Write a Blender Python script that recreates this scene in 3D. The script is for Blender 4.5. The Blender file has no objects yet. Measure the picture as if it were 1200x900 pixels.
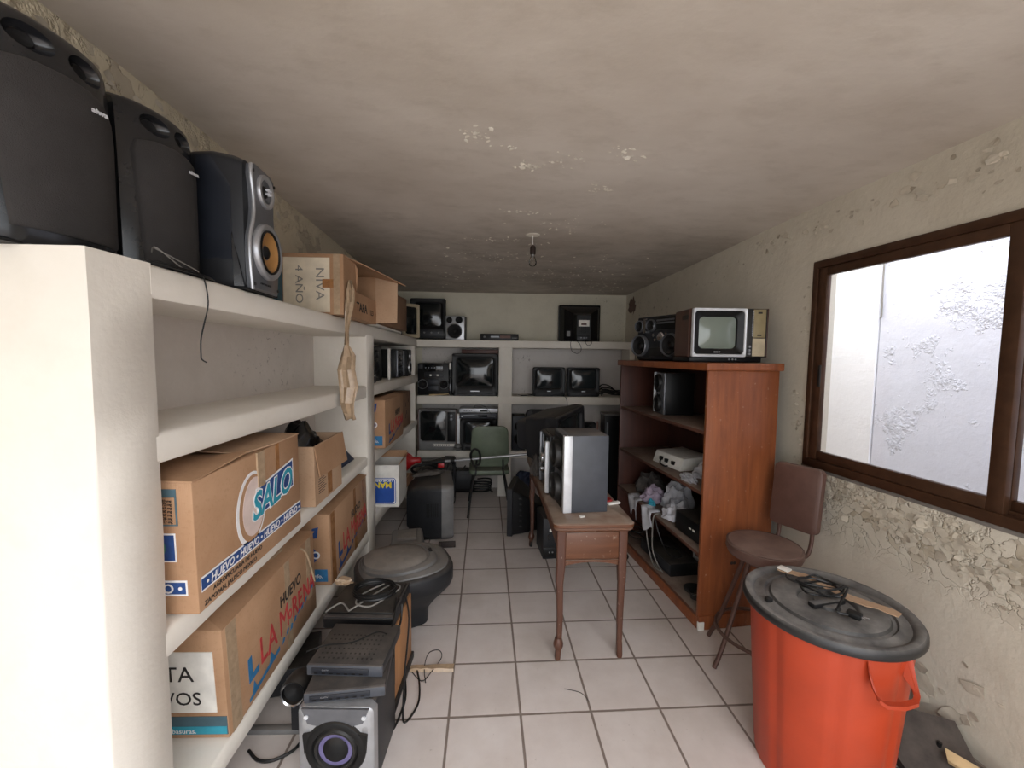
import bpy, bmesh, math, random
from mathutils import Vector, Matrix
SC = bpy.context.scene
COL = SC.collection
PI = math.pi
rnd = random.Random(7)

# ---------------------------------------------------------------- camera
F_PX, PITCH, ROLL, YAW, CAM_H = 487.5, 0.06836, -0.01168, 0.028, 1.613
cam_d = bpy.data.cameras.new('camera'); cam = bpy.data.objects.new('camera', cam_d); COL.objects.link(cam)
cam_d.sensor_width = 36.0; cam_d.lens = F_PX / 1200.0 * 36.0; cam_d.clip_start = 0.02; cam_d.clip_end = 60
cam.matrix_world = (Matrix.Translation((0, 0, CAM_H)) @ Matrix.Rotation(-YAW, 4, 'Z') @
                    Matrix.Rotation(PI/2 - PITCH, 4, 'X') @ Matrix.Rotation(-ROLL, 4, 'Z'))
SC.camera = cam
# ---------------------------------------------------------------- sky, light, exposure
w = bpy.data.worlds.new('overcast_sky'); SC.world = w; w.use_nodes = True
bg = w.node_tree.nodes['Background']; bg.inputs['Color'].default_value = (0.92, 0.96, 1.0, 1); bg.inputs['Strength'].default_value = 2.0
RZ_ = math.atan(0.10)
def area(name, loc, rot, sx, sy, power, col=(1, 1, 1), portal=False):
    d = bpy.data.lights.new(name, 'AREA'); d.shape = 'RECTANGLE'; d.size = sx; d.size_y = sy; d.energy = power; d.color = col
    o = bpy.data.objects.new(name, d); COL.objects.link(o); o.location = loc; o.rotation_euler = rot
    if portal: d.cycles.is_portal = True
    return o
area('door_daylight', (0.8, -2.6, 1.35), (PI/2+.04, 0, 0), 3.4, 2.4, 32, (0.98, 0.98, 1.0))
area('high_daylight', (0.9, -1.5, 3.3), (.80, 0, 0), 2.4, 1.6, 84, (0.98, 0.98, 1.0))
area('lightwell_daylight', (2.42, 2.0, 2.95), (0, .75, RZ_), .7, 3.4, 50, (0.96, 0.97, 1.0))
area('window_portal', (2.02, 1.3, 1.6), (PI/2, 0, PI/2 + 0.0997), 2.0, 1.3, 1, portal=True)
SC.view_settings.view_transform = 'Standard'; SC.view_settings.look = 'None'
SC.view_settings.gamma = 1; SC.view_settings.use_curve_mapping = False; SC.view_settings.exposure = 0.33

# ---------------------------------------------------------------- materials
def lin(c):
    if isinstance(c, str):
        c = [int(c[i:i+2], 16) / 255 for i in (0, 2, 4)]
    return tuple((x / 12.92 if x <= 0.04045 else ((x + 0.055) / 1.055) ** 2.4) for x in c[:3]) + (1,)
class NT:
    def __init__(s, name):
        s.m = bpy.data.materials.new(name); s.m.use_nodes = True; s.t = s.m.node_tree; s.b = s.t.nodes['Principled BSDF']
    def n(s, typ, **kw):
        nd = s.t.nodes.new(typ)
        for k, v in kw.items():
            if k in nd.inputs: s.put(nd.inputs[k], v)
            else: setattr(nd, k, v)
        return nd
    def put(s, sock, v):
        if hasattr(v, 'is_output'): s.t.links.new(v, sock)
        else: sock.default_value = v
    def pos(s): return s.n('ShaderNodeNewGeometry').outputs['Position']
    def noise(s, scale, vec=None, detail=4, rough=0.55, dist=0.0):
        nd = s.n('ShaderNodeTexNoise', Scale=scale, Detail=detail, Roughness=rough, Distortion=dist)
        s.t.links.new(vec if vec is not None else s.pos(), nd.inputs['Vector']); return nd.outputs['Fac']
    def ramp(s, fac, a, b, c0=(0, 0, 0, 1), c1=(1, 1, 1, 1)):
        nd = s.n('ShaderNodeMapRange'); nd.clamp = True
        s.put(nd.inputs[0], fac); nd.inputs[1].default_value = a; nd.inputs[2].default_value = b
        return nd.outputs[0]
    def mix(s, fac, a, b, mode='MIX'):
        nd = s.n('ShaderNodeMix'); nd.data_type = 'RGBA'; nd.blend_type = mode
        s.put(nd.inputs[0], fac); s.put(nd.inputs[6], a); s.put(nd.inputs[7], b); return nd.outputs[2]
    def math(s, op, a, b=0.0, c=None):
        nd = s.n('ShaderNodeMath'); nd.operation = op; s.put(nd.inputs[0], a); s.put(nd.inputs[1], b)
        if c is not None: s.put(nd.inputs[2], c)
        return nd.outputs[0]
    def bump(s, h, strength=0.3, dist=0.01, prev=None):
        nd = s.n('ShaderNodeBump', Strength=strength, Distance=dist); s.put(nd.inputs['Height'], h)
        if prev is not None: s.put(nd.inputs['Normal'], prev)
        return nd.outputs[0]
    def out(s, color=None, rough=None, normal=None, metal=None, spec=None):
        for k, v in (('Base Color', color), ('Roughness', rough), ('Normal', normal), ('Metallic', metal), ('Specular IOR Level', spec)):
            if v is not None: s.put(s.b.inputs[k], v)
        return s.m
def obj_coord(k): return k.n('ShaderNodeTexCoord').outputs['Object']
M = {}
def plain(name, col, rough=0.5, metal=0.0, dust=0.0, var=0.12, scale=14, bump=0.0, dustcol='8c8176', bscale=220, spec=None):
    """a solid colour with slight mottling, fine bump, and dust that has settled on upward faces"""
    k = NT(name); c = lin(col); oc = obj_coord(k)
    f = k.noise(scale, oc, 5)
    dark = tuple(x * (1 - var) for x in c[:3]) + (1,); lite = tuple(min(1, x * (1 + var) + 0.002) for x in c[:3]) + (1,)
    col_s = k.mix(k.ramp(f, 0.3, 0.7), dark, lite); r = rough
    if dust > 0:
        up = k.n('ShaderNodeSeparateXYZ'); k.t.links.new(k.n('ShaderNodeNewGeometry').outputs['Normal'], up.inputs[0])
        d = k.math('MULTIPLY', k.ramp(up.outputs[2], 0.35, 0.95), k.ramp(k.noise(9, oc, 6, 0.65), 0.2, 0.62))
        d = k.math('ADD', k.math('MULTIPLY', d, dust), k.math('MULTIPLY', k.ramp(k.noise(35, oc, 6, 0.7), 0.5, 0.85), dust * 0.05))
        col_s = k.mix(d, col_s, lin(dustcol)); r = k.math('ADD', k.math('MULTIPLY', d, 0.5), rough)
    nm = k.bump(k.noise(bscale, oc, 3), bump, 0.002) if bump > 0 else None
    M[name] = k.out(col_s, r, nm, metal, spec); return M[name]
def wood(name, a, b, rough=0.45, axis='Z', scale=1.0, dust=0.0, wear=0.0):
    k = NT(name); oc = obj_coord(k); s = {'X': (1.2, 14, 14), 'Y': (14, 1.2, 14), 'Z': (14, 14, 1.2)}[axis]
    mp = k.n('ShaderNodeMapping'); k.t.links.new(oc, mp.inputs[0]); mp.inputs['Scale'].default_value = tuple(x * scale for x in s)
    f = k.noise(1.6, mp.outputs[0], 8, 0.62, 0.8); f2 = k.noise(6, oc, 4)
    c = k.mix(k.ramp(f, 0.28, 0.72), lin(a), lin(b)); c = k.mix(k.math('MULTIPLY', k.ramp(f2, 0.35, 0.75), 0.35), c, lin(a))
    if wear: c = k.mix(k.math('MULTIPLY', k.ramp(k.noise(38, oc, 5, 0.7), 0.62, 0.7), wear), c, lin('c9b8a4'))
    if dust:
        up = k.n('ShaderNodeSeparateXYZ'); k.t.links.new(k.n('ShaderNodeNewGeometry').outputs['Normal'], up.inputs[0])
        c = k.mix(k.math('MULTIPLY', k.math('MULTIPLY', k.ramp(up.outputs[2], 0.5, 0.95), k.ramp(k.noise(8, oc, 5), 0.15, 0.55)), dust), c, lin('988a7c'))
    M[name] = k.out(c, k.math('ADD', k.math('MULTIPLY', f2, 0.2), rough - 0.1), k.bump(f, 0.12, 0.003)); return M[name]
def glass_screen(name, col, rough=0.06):
    k = NT(name); M[name] = k.out(lin(col), k.math('ADD', k.math('MULTIPLY', k.noise(5, obj_coord(k), 5), 0.10), rough), None, 0.0, 0.6); return M[name]

def plaster(name, base, stain, peel=0.0, seedo=(0, 0, 0), region=None, lump=0.5, stain_amt=0.5, bare_c='b3a793', crack_c='9a8c7a', specks=None):
    k = NT(name); p = k.pos()
    ad = k.n('ShaderNodeVectorMath'); ad.operation = 'ADD'; k.t.links.new(p, ad.inputs[0]); ad.inputs[1].default_value = seedo; v = ad.outputs[0]
    big = k.noise(1.1, v, 6, 0.6); mid = k.noise(6, v, 6, 0.62); fine = k.noise(45, v, 5, 0.6)
    c = k.mix(k.math('MULTIPLY', k.ramp(big, 0.38, 0.72), stain_amt), lin(base), lin(stain))
    c = k.mix(k.math('MULTIPLY', k.ramp(mid, 0.5, 0.8), 0.30), c, lin(stain))
    c = k.mix(k.math('MULTIPLY', k.ramp(fine, 0.62, 0.8), 0.22), c, lin('f1e9dc'))
    h = k.math('ADD', k.math('MULTIPLY', mid, 0.7), k.math('MULTIPLY', fine, 0.18))
    nm = k.bump(h, lump, 0.02)
    if peel > 0:
        vo = k.n('ShaderNodeTexVoronoi', Scale=13.0); vo.feature = 'DISTANCE_TO_EDGE'
        wob = k.n('ShaderNodeVectorMath'); wob.operation = 'ADD'; k.t.links.new(v, wob.inputs[0])
        nz = k.n('ShaderNodeTexNoise', Scale=7.0, Detail=4.0); k.t.links.new(v, nz.inputs['Vector'])
        sc = k.n('ShaderNodeVectorMath'); sc.operation = 'SCALE'; k.t.links.new(nz.outputs['Color'], sc.inputs[0]); sc.inputs['Scale'].default_value = 0.34
        k.t.links.new(sc.outputs[0], wob.inputs[1]); k.t.links.new(wob.outputs[0], vo.inputs['Vector'])
        crack = k.ramp(vo.outputs['Distance'], 0.0, 0.045)
        msk = k.ramp(k.noise(2.3, v, 6, 0.7), 0.62 - 0.22 * peel, 0.70 - 0.22 * peel)
        if region:
            for ax, lo, hi in region:
                sx = k.n('ShaderNodeSeparateXYZ'); k.t.links.new(p, sx.inputs[0])
                msk = k.math('MULTIPLY', msk, k.math('MULTIPLY', k.ramp(sx.outputs[ax], lo - 0.08, lo + 0.10), k.math('SUBTRACT', 1.0, k.ramp(sx.outputs[ax], hi - 0.10, hi + 0.08))))
        inv = k.math('MULTIPLY', k.math('SUBTRACT', 1.0, crack), msk)
        cell = k.n('ShaderNodeTexVoronoi', Scale=13.0); k.t.links.new(wob.outputs[0], cell.inputs['Vector'])
        hs = k.n('ShaderNodeSeparateColor'); k.t.links.new(cell.outputs['Color'], hs.inputs[0])
        bare = k.math('MULTIPLY', k.ramp(hs.outputs[0], 0.70, 0.74), msk)
        c = k.mix(bare, c, lin(bare_c)); c = k.mix(k.math('MULTIPLY', inv, 0.22), c, lin(crack_c))
        curl = k.math('MULTIPLY', k.math('ADD', k.math('MULTIPLY', hs.outputs[1], crack), k.math('MULTIPLY', crack, 0.6)), msk)
        nm = k.bump(curl, 0.55, 0.02, nm)
    if specks:
        sk = k.math('MULTIPLY', k.ramp(k.noise(34, v, 4, 0.7, 0.6), 0.60, 0.66), k.ramp(k.noise(4.0, v, 4, 0.6), 0.45, 0.62))
        for ax, lo, hi in specks:
            sx = k.n('ShaderNodeSeparateXYZ'); k.t.links.new(p, sx.inputs[0])
            sk = k.math('MULTIPLY', sk, k.math('MULTIPLY', k.ramp(sx.outputs[ax], lo - 0.15, lo + 0.15), k.math('SUBTRACT', 1.0, k.ramp(sx.outputs[ax], hi - 0.15, hi + 0.15))))
        c = k.mix(k.math('MULTIPLY', sk, 0.85), c, lin('4a3a30'))
    M[name] = k.out(c, 0.82, nm); return M[name]

plaster('wall_paint', 'd6cfc3', 'b5aa98', 0.0)
plaster('right_wall_paint', 'cfc7b7', 'aba08d', 1.0, (3, 1, 0), ((2, 0.72, 1.02), (1, 1.0, 2.35)), specks=((1, 3.7, 5.3), (2, 1.9, 2.8)))
plaster('left_wall_paint', 'd0c4ab', 'ab9e85', 0.7, (9, 4, 2), ((2, 2.2, 2.7),))
plaster('back_wall_paint', 'cbc5b3', 'a29a87', 0.0, (2, 7, 5), specks=((0, 0.9, 2.0), (2, 1.6, 2.8)))
plaster('mould_plaster', 'cfcac6', 'b3aba3', 0.0, (5, 5, 1), None, 0.25, 0.5, specks=((0, -1.0, 0.75), (2, 1.0, 1.75)))
plaster('inner_plaster', 'd6cdc4', 'b2a69a', 0.0, (4, 2, 6), None, 0.25, 0.6, specks=((1, 2.1, 2.75), (2, 1.35, 1.8)))
plaster('shelf_plaster', 'e6e0d6', 'cdc4b5', 0.0, (5, 5, 1), None, 0.25, 0.4)
plaster('outer_plaster', 'fafafc', 'eeeef2', 0.0, (1, 8, 3), None, 0.4)
plaster('outer_plaster_old', 'e4e5ef', 'd2d4e0', 0.35, (6, 2, 3), None, 0.5, 0.5, 'd6d7e0', 'a9aab6')
def ceiling_mat():
    k = NT('ceiling_paint'); p = k.pos()
    mp = k.n('ShaderNodeMapping'); k.t.links.new(p, mp.inputs[0]); mp.inputs['Scale'].default_value = (0.8, 1.4, 1)
    big = k.noise(1.0, mp.outputs[0], 7, 0.62); mid = k.noise(7, mp.outputs[0], 6, 0.65); fine = k.noise(60, p, 4)
    c = k.mix(k.ramp(big, 0.35, 0.7), lin('d6cdc2'), lin('bdb2a5')); c = k.mix(k.math('MULTIPLY', k.ramp(mid, 0.5, 0.78), 0.3), c, lin('9c8e7c'))
    sx = k.n('ShaderNodeSeparateXYZ'); k.t.links.new(p, sx.inputs[0])
    # grime with shade painted in over the far third, ragged at its edge
    grime_shade = k.math('MULTIPLY', k.ramp(k.math('ADD', sx.outputs[1], k.math('MULTIPLY', mid, 0.9)), 3.2, 3.9), k.ramp(k.noise(3.2, mp.outputs[0], 7, 0.7), 0.25, 0.7))
    c = k.mix(k.math('MULTIPLY', grime_shade, 0.55), c, lin('6f6557'))
    spot = k.math('MULTIPLY', k.ramp(k.noise(24, mp.outputs[0], 6, 0.7), 0.62, 0.68), k.ramp(sx.outputs[1], 2.9, 3.5))
    c = k.mix(k.math('MULTIPLY', spot, 0.5), c, lin('e6ddcf'))
    M['ceiling_paint'] = k.out(c, 0.85, k.bump(k.math('ADD', k.math('MULTIPLY', mid, 0.7), k.math('MULTIPLY', fine, 0.10)), 0.2, 0.015))
ceiling_mat()
def floor_mat():
    k = NT('floor_tiles'); p = k.pos()
    mp = k.n('ShaderNodeMapping'); mp.vector_type = 'TEXTURE'; k.t.links.new(p, mp.inputs[0])
    mp.inputs['Location'].default_value = (-0.5369, 1.7432, 0); mp.inputs['Rotation'].default_value = (0, 0, 0.036); mp.inputs['Scale'].default_value = (0.32135, 0.32135, 1)
    sx = k.n('ShaderNodeSeparateXYZ'); k.t.links.new(mp.outputs[0], sx.inputs[0])
    def edge(o):
        fr = k.math('FRACT', o); return k.math('ABSOLUTE', k.math('SUBTRACT', fr, 0.5))
    e = k.math('MAXIMUM', edge(sx.outputs[0]), edge(sx.outputs[1])); wob = k.math('MULTIPLY', k.math('SUBTRACT', k.noise(30, p, 3), 0.5), 0.008)
    e = k.math('ADD', e, wob); gro = k.ramp(e, 0.480, 0.486)
    fl = k.n('ShaderNodeVectorMath'); fl.operation = 'FLOOR'; k.t.links.new(mp.outputs[0], fl.inputs[0])
    wn = k.n('ShaderNodeTexWhiteNoise'); wn.noise_dimensions = '2D'; k.t.links.new(fl.outputs[0], wn.inputs['Vector'])
    c = k.mix(k.ramp(k.noise(5, p, 6, 0.65), 0.3, 0.7), lin('e0d7d2'), lin('d2c7c1')); c = k.mix(k.math('MULTIPLY', wn.outputs['Value'], 0.22), c, lin('c9bbb3'))
    c = k.mix(k.math('MULTIPLY', k.ramp(k.noise(1.3, p, 5), 0.48, 0.75), 0.45), c, lin('a39583'))
    c = k.mix(k.math('MULTIPLY', k.ramp(k.noise(42, p, 6, 0.75), 0.64, 0.72), 0.55), c, lin('7c6c5d'))
    c = k.mix(gro, c, lin('85776e'))
    h = k.math('SUBTRACT', k.math('MULTIPLY', k.noise(20, p, 3), 0.12), gro)
    M['floor_tiles'] = k.out(c, k.math('ADD', k.math('MULTIPLY', gro, 0.3), 0.42), k.bump(h, 0.35, 0.006), None, 0.3)
floor_mat()
def card_mat(name, a, b):
    k = NT(name); oc = obj_coord(k); mp = k.n('ShaderNodeMapping'); k.t.links.new(oc, mp.inputs[0]); mp.inputs['Scale'].default_value = (1, 1, 1)
    c = k.mix(k.ramp(k.noise(4, oc, 5), 0.3, 0.7), lin(a), lin(b)); c = k.mix(k.math('MULTIPLY', k.ramp(k.noise(90, oc, 3), 0.55, 0.7), 0.25), c, lin('8d6a49'))
    wv = k.n('ShaderNodeTexWave', Scale=70.0); k.t.links.new(oc, wv.inputs['Vector'])
    M[name] = k.out(c, 0.8, k.bump(k.math('ADD', k.math('MULTIPLY', wv.outputs['Fac'], 0.1), k.noise(8, oc, 4)), 0.25, 0.01))
card_mat('cardboard', 'b59070', 'a07a5a'); card_mat('cardboard_dark', '94725a', '7f6049'); card_mat('cardboard_pale', 'c0a184', 'b08e70')
plain('black_plastic', '0f0f10', 0.40, dust=0.2, bump=0.15, spec=0.28); plain('charcoal_plastic', '242528', 0.44, dust=0.3, bump=0.15, spec=0.3)
plain('shiny_black', '1b1c1f', 0.2, dust=0.04); plain('grey_plastic', '6d6c6b', 0.45, dust=0.5, bump=0.1)
plain('grille_cloth', '322f2e', 0.9, dust=0.2, bump=0.9, bscale=420); plain('silver_plastic', 'a9aaad', 0.32, 0.55, dust=0.15)
plain('pale_silver', 'd4d6da', 0.35, 0.25, dust=0.1); plain('dark_silver', '6e7075', 0.35, 0.5, dust=0.15)
plain('rubber', '101010', 0.55, dust=0.12, spec=0.3); plain('cone_paper', '131314', 0.65, dust=0.15, spec=0.25); plain('yellow_cone', 'a77a45', 0.55, dust=0.1)
plain('chrome', 'c8c9cc', 0.18, 0.95); plain('white_plastic', 'dcd9d2', 0.45, dust=0.3); plain('beige_plastic', 'b9ab8f', 0.5, dust=0.3)
plain('olive_panel', '8b7d5c', 0.5); plain('cable_black', '121212', 0.45); plain('cable_grey', '84807a', 0.5)
plain('navy_panel', '191d26', 0.5, dust=0.1); plain('display_glass', '0d1013', 0.12); plain('blue_grey', '3f4249', 0.45, dust=0.5)
plain('orange_plastic', 'a83817', 0.42, var=0.1, scale=5, bump=0.1, dust=0.05); plain('red_plastic', 'a3191c', 0.35, dust=0.12)
plain('lid_plastic', '19191b', 0.42, dust=0.8, bump=0.1, dustcol='8f8a85'); plain('vinyl_brown', '5b4139', 0.45, dust=0.55, bump=0.25, bscale=160, dustcol='9a8478')
plain('rust_metal', '5a4038', 0.5, 0.3, dust=0.2, bump=0.2); plain('green_vinyl', '5f6a58', 0.5, dust=0.4, bump=0.2); plain('dark_metal', '2a2928', 0.45, 0.4)
plain('bronze_aluminium', '4b3222', 0.38, 0.35, var=0.2); plain('ink_black', '26211e', 0.8); plain('ink_red', 'b53a3a', 0.8, var=0.25, scale=40); plain('ink_blue', '2c6e9c', 0.75, var=0.15, scale=40)
plain('ink_teal', '2e92a8', 0.75); plain('ink_white', 'e6e4e4', 0.75); plain('ink_pink', 'd8c4bc', 0.8); plain('ink_navy', '24457e', 0.75, var=0.2, scale=30); plain('ink_slate', '47606a', 0.8); plain('ink_green', '3a7a62', 0.8)
plain('ink_yellow', 'e8cf2e', 0.7); plain('label_blue', '15489a', 0.6); plain('paper_white', 'e4e0d8', 0.8, bump=0.3, bscale=30); plain('note_paper', 'dccfb8', 0.8, bump=0.2, bscale=25)
plain('tape_brown', '9c6e47', 0.25, var=0.25, scale=30); plain('clear_tape', 'ac9479', 0.2, var=0.15, scale=40, bump=0.6, bscale=60); plain('black_bag', '0f0f10', 0.22, bump=0.3, bscale=30); plain('blue_cloth', '30394f', 0.8)
plain('rag_dark', '4a4643', 0.95, dust=0.3, var=0.35, bump=0.5); plain('rag_pale', 'a9a8ac', 0.95, var=0.25, bump=0.5); plain('rag_lilac', 'a495a5', 0.95, var=0.25); plain('rag_white', 'c9c9cf', 0.95, var=0.15, bump=0.4); plain('ink_magenta', '8e3d66', 0.9)
plain('bare_wood', 'c9ad82', 0.7, var=0.2); plain('dark_wood_scrap', '2c2320', 0.7, dust=0.35, var=0.3); plain('baseboard_tile', '8d8075', 0.55, var=0.2); plain('flake_paint', 'e9e2d4', 0.85); plain('flake_wall', 'bdb3a2', 0.85, var=0.2)
plain('purple_sheen', '7d78a8', 0.2, 0.6); plain('dust_grey', '77716b', 0.95, dust=0.5, var=0.25); plain('bulb_socket', '2b1d19', 0.4); plain('screen_print', '9a9a9a', 0.5)
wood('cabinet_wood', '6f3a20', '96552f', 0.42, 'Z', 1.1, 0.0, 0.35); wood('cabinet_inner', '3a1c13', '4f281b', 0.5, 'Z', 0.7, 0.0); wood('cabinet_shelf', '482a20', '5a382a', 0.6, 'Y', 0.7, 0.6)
wood('desk_wood', '573421', '70472f', 0.45, 'X', 1.2, 0.75, 0.35); wood('desk_leg_wood', '462a20', '5e3b2b', 0.45, 'Z', 1, 0.2, 0.4); wood('tv_wood', '3f2820', '543628', 0.4, 'Z', 1, 0.3); wood('speaker_wood', 'a87447', 'c08c5b', 0.5, 'Z', 0.6, 0.2, 0.2)
glass_screen('tv_glass', '15191a'); glass_screen('tv_glass_green', '7a8379', 0.1); glass_screen('tv_glass_grey', '23292b', 0.08)
def clear_glass(name, tint=(1, 1, 1, 1), spec=0.06):
    m = bpy.data.materials.new(name); m.use_nodes = True; t = m.node_tree; t.nodes.clear()
    o = t.nodes.new('ShaderNodeOutputMaterial'); mx = t.nodes.new('ShaderNodeMixShader'); tr = t.nodes.new('ShaderNodeBsdfTransparent'); gl = t.nodes.new('ShaderNodeBsdfGlossy')
    tr.inputs[0].default_value = tint; gl.inputs['Roughness'].default_value = 0.03
    fr = t.nodes.new('ShaderNodeFresnel'); fr.inputs[0].default_value = 1.3
    t.links.new(fr.outputs[0], mx.inputs[0]); t.links.new(tr.outputs[0], mx.inputs[1]); t.links.new(gl.outputs[0], mx.inputs[2]); t.links.new(mx.outputs[0], o.inputs[0])
    M[name] = m
clear_glass('window_glass', (0.96, 0.97, 1, 1)); clear_glass('bulb_glass', (0.93, 0.92, 0.9, 1)); clear_glass('clear_film', (0.88, 0.82, 0.72, 1))

# ---------------------------------------------------------------- mesh building
def rrect(w, h, r, n=5, cx=0, cz=0):
    r = max(min(r, w/2 - 1e-4, h/2 - 1e-4), 1e-4); out = []
    for (sx, sz, a0) in ((1, 1, 0), (-1, 1, PI/2), (-1, -1, PI), (1, -1, 3*PI/2)):
        for i in range(n + 1):
            a = a0 + PI/2 * i / n
            out.append((cx + sx * (w/2 - r) + r * math.cos(a), cz + sz * (h/2 - r) + r * math.sin(a)))
    return out
def smooth_path(pts, sub=6):
    P = [Vector(p) for p in pts]
    if len(P) < 3: return P
    out = []
    for i in range(len(P) - 1):
        p0 = P[max(i-1, 0)]; p1 = P[i]; p2 = P[i+1]; p3 = P[min(i+2, len(P)-1)]
        for j in range(sub):
            t = j / sub
            out.append(0.5 * ((2*p1) + (p2-p0)*t + (2*p0-5*p1+4*p2-p3)*t*t + (3*p1-p0-3*p2+p3)*t*t*t))
    out.append(P[-1]); return out
class MB:
    def __init__(s, m=None): s.v = []; s.f = []; s.M = m or Matrix.Identity(4)
    def add(s, verts, faces, m=None):
        mm = s.M @ m if m is not None else s.M; b = len(s.v)
        s.v += [tuple(mm @ Vector(v)) for v in verts]; s.f += [tuple(b + i for i in f) for f in faces]; return s
    def box(s, x0, x1, y0, y1, z0, z1, bev=0.0, seg=2, m=None):
        bm = bmesh.new(); bmesh.ops.create_cube(bm, size=1)
        for v in bm.verts: v.co = Vector(((x0+x1)/2 + v.co.x*(x1-x0), (y0+y1)/2 + v.co.y*(y1-y0), (z0+z1)/2 + v.co.z*(z1-z0)))
        if bev > 0: bmesh.ops.bevel(bm, geom=list(bm.edges), offset=min(bev, 0.45*min(x1-x0, y1-y0, z1-z0)), segments=seg, affect='EDGES', profile=0.5)
        bm.verts.index_update(); s.add([v.co.copy() for v in bm.verts], [[v.index for v in f.verts] for f in bm.faces], m); bm.free(); return s
    def hexa(s, p, bev=0.0, seg=2):
        """eight corners: bottom four counter-clockwise, then top four"""
        bm = bmesh.new(); vs = [bm.verts.new(q) for q in p]
        for f in ((3, 2, 1, 0), (4, 5, 6, 7), (0, 1, 5, 4), (1, 2, 6, 5), (2, 3, 7, 6), (3, 0, 4, 7)): bm.faces.new([vs[i] for i in f])
        if bev > 0: bmesh.ops.bevel(bm, geom=list(bm.edges), offset=bev, segments=seg, affect='EDGES', profile=0.5)
        bm.verts.index_update(); s.add([v.co.copy() for v in bm.verts], [[v.index for v in f.verts] for f in bm.faces]); bm.free(); return s
    def loft(s, rings, cap0=True, cap1=True, closed=True, m=None):
        n = len(rings[0]); vs = [p for r in rings for p in r]; fs = []
        for i in range(len(rings) - 1):
            for j in range(n if closed else n - 1):
                a, b = i*n + j, i*n + (j+1) % n; fs.append((a, b, b+n, a+n))
        if cap0: fs.append(tuple(reversed(range(n))))
        if cap1: fs.append(tuple(range((len(rings)-1)*n, len(rings)*n)))
        return s.add(vs, fs, m)
    def secs(s, secs, cap0=True, cap1=True, m=None):
        """sections [(y, w, h, r, cx, cz)] in xz planes along y"""
        return s.loft([[(x, q[0], z) for x, z in rrect(q[1], q[2], q[3], 5, q[4] if len(q) > 4 else 0, q[5] if len(q) > 5 else q[2]/2)] for q in secs], cap0, cap1, True, m)
    def cyl(s, p0, p1, r0, r1=None, n=20, cap=True):
        p0 = Vector(p0); p1 = Vector(p1); r1 = r0 if r1 is None else r1; d = (p1 - p0).normalized()
        u = d.orthogonal().normalized(); v = d.cross(u)
        R = lambda p, r: [p + (u*math.cos(2*PI*i/n) + v*math.sin(2*PI*i/n))*r for i in range(n)]
        return s.loft([R(p0, r0), R(p1, r1)], cap, cap)
    def tube(s, pts, r, n=6, sub=5):
        P = smooth_path(pts, sub) if sub > 1 else [Vector(p) for p in pts]; rings = []; u = None
        for i, p in enumerate(P):
            d = (P[min(i+1, len(P)-1)] - P[max(i-1, 0)])
            d = d.normalized() if d.length > 1e-9 else Vector((0, 0, 1))
            u = d.orthogonal().normalized() if u is None else (u - d*u.dot(d)).normalized()
            v = d.cross(u); rings.append([p + (u*math.cos(2*PI*k/n) + v*math.sin(2*PI*k/n))*r for k in range(n)])
        return s.loft(rings)
    def lathe(s, prof, n=32, m=None, cap0=False, cap1=False):
        """profile [(r, h)] turned about local z"""
        return s.loft([[(r*math.cos(2*PI*i/n), r*math.sin(2*PI*i/n), h) for i in range(n)] for r, h in prof], cap0, cap1, True, m)
    def prism(s, poly, t0, t1, m=None):
        """polygon in the xz plane extruded along y"""
        return s.loft([[(x, t0, z) for x, z in poly], [(x, t1, z) for x, z in poly]], True, True, True, m)
    def grid(s, nx, ny, fn):
        vs = [fn(i/nx, j/ny) for j in range(ny+1) for i in range(nx+1)]
        return s.add(vs, [(j*(nx+1)+i, j*(nx+1)+i+1, (j+1)*(nx+1)+i+1, (j+1)*(nx+1)+i) for j in range(ny) for i in range(nx)])
    def text(s, body, size, o, xd, yd, ex=0.0006, sx=1.0, shear=0.0, align='LEFT', bold=0.0):
        c = bpy.data.curves.new('lettering', 'FONT'); c.body = body; c.size = size; c.extrude = ex; c.align_x = align; c.shear = shear; c.offset = bold; c.resolution_u = 3
        ob = bpy.data.objects.new('lettering', c); COL.objects.link(ob); bpy.context.view_layer.update()
        me = bpy.data.meshes.new_from_object(ob.evaluated_get(bpy.context.evaluated_depsgraph_get()))
        xd = Vector(xd).normalized(); yd = Vector(yd).normalized(); zd = xd.cross(yd)
        mm = Matrix((xd, yd, zd)).transposed().to_4x4(); mm.translation = Vector(o)
        s.add([Vector((v.co.x*sx, v.co.y, v.co.z)) for v in me.vertices], [tuple(p.vertices) for p in me.polygons], mm)
        bpy.data.objects.remove(ob); bpy.data.curves.remove(c); bpy.data.meshes.remove(me); return s
    def build(s, name, mat, parent=None, loc=(0, 0, 0), rot=(0, 0, 0), ang=35, label=None, smooth=True, recalc=True):
        me = bpy.data.meshes.new(name); me.from_pydata(s.v, [], s.f)
        if 'letter' in name or 'handwr' in name or 'printed' in name: smooth = False
        if recalc:
            bm = bmesh.new(); bm.from_mesh(me); bmesh.ops.recalc_face_normals(bm, faces=bm.faces); bm.to_mesh(me); bm.free()
        if smooth:
            for p in me.polygons: p.use_smooth = True
            me.set_sharp_from_angle(angle=math.radians(ang))
        me.materials.append(M[mat]); o = bpy.data.objects.new(name, me); COL.objects.link(o)
        o.parent = parent; o.location = loc; o.rotation_euler = rot
        if label: o['label'] = label
        return o
def tag(o, label, cat, group=None, kind=None):
    o['label'] = label; o['category'] = cat
    if group: o['group'] = group
    if kind: o['kind'] = kind
    return o
def thing(name, label, cat, loc=(0, 0, 0), rz=0.0, group=None, rot=None):
    o = bpy.data.objects.new(name, None); COL.objects.link(o); o.empty_display_size = 0.05
    o.location = loc; o.rotation_euler = rot or (0, 0, rz); return tag(o, label, cat, group)
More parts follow.
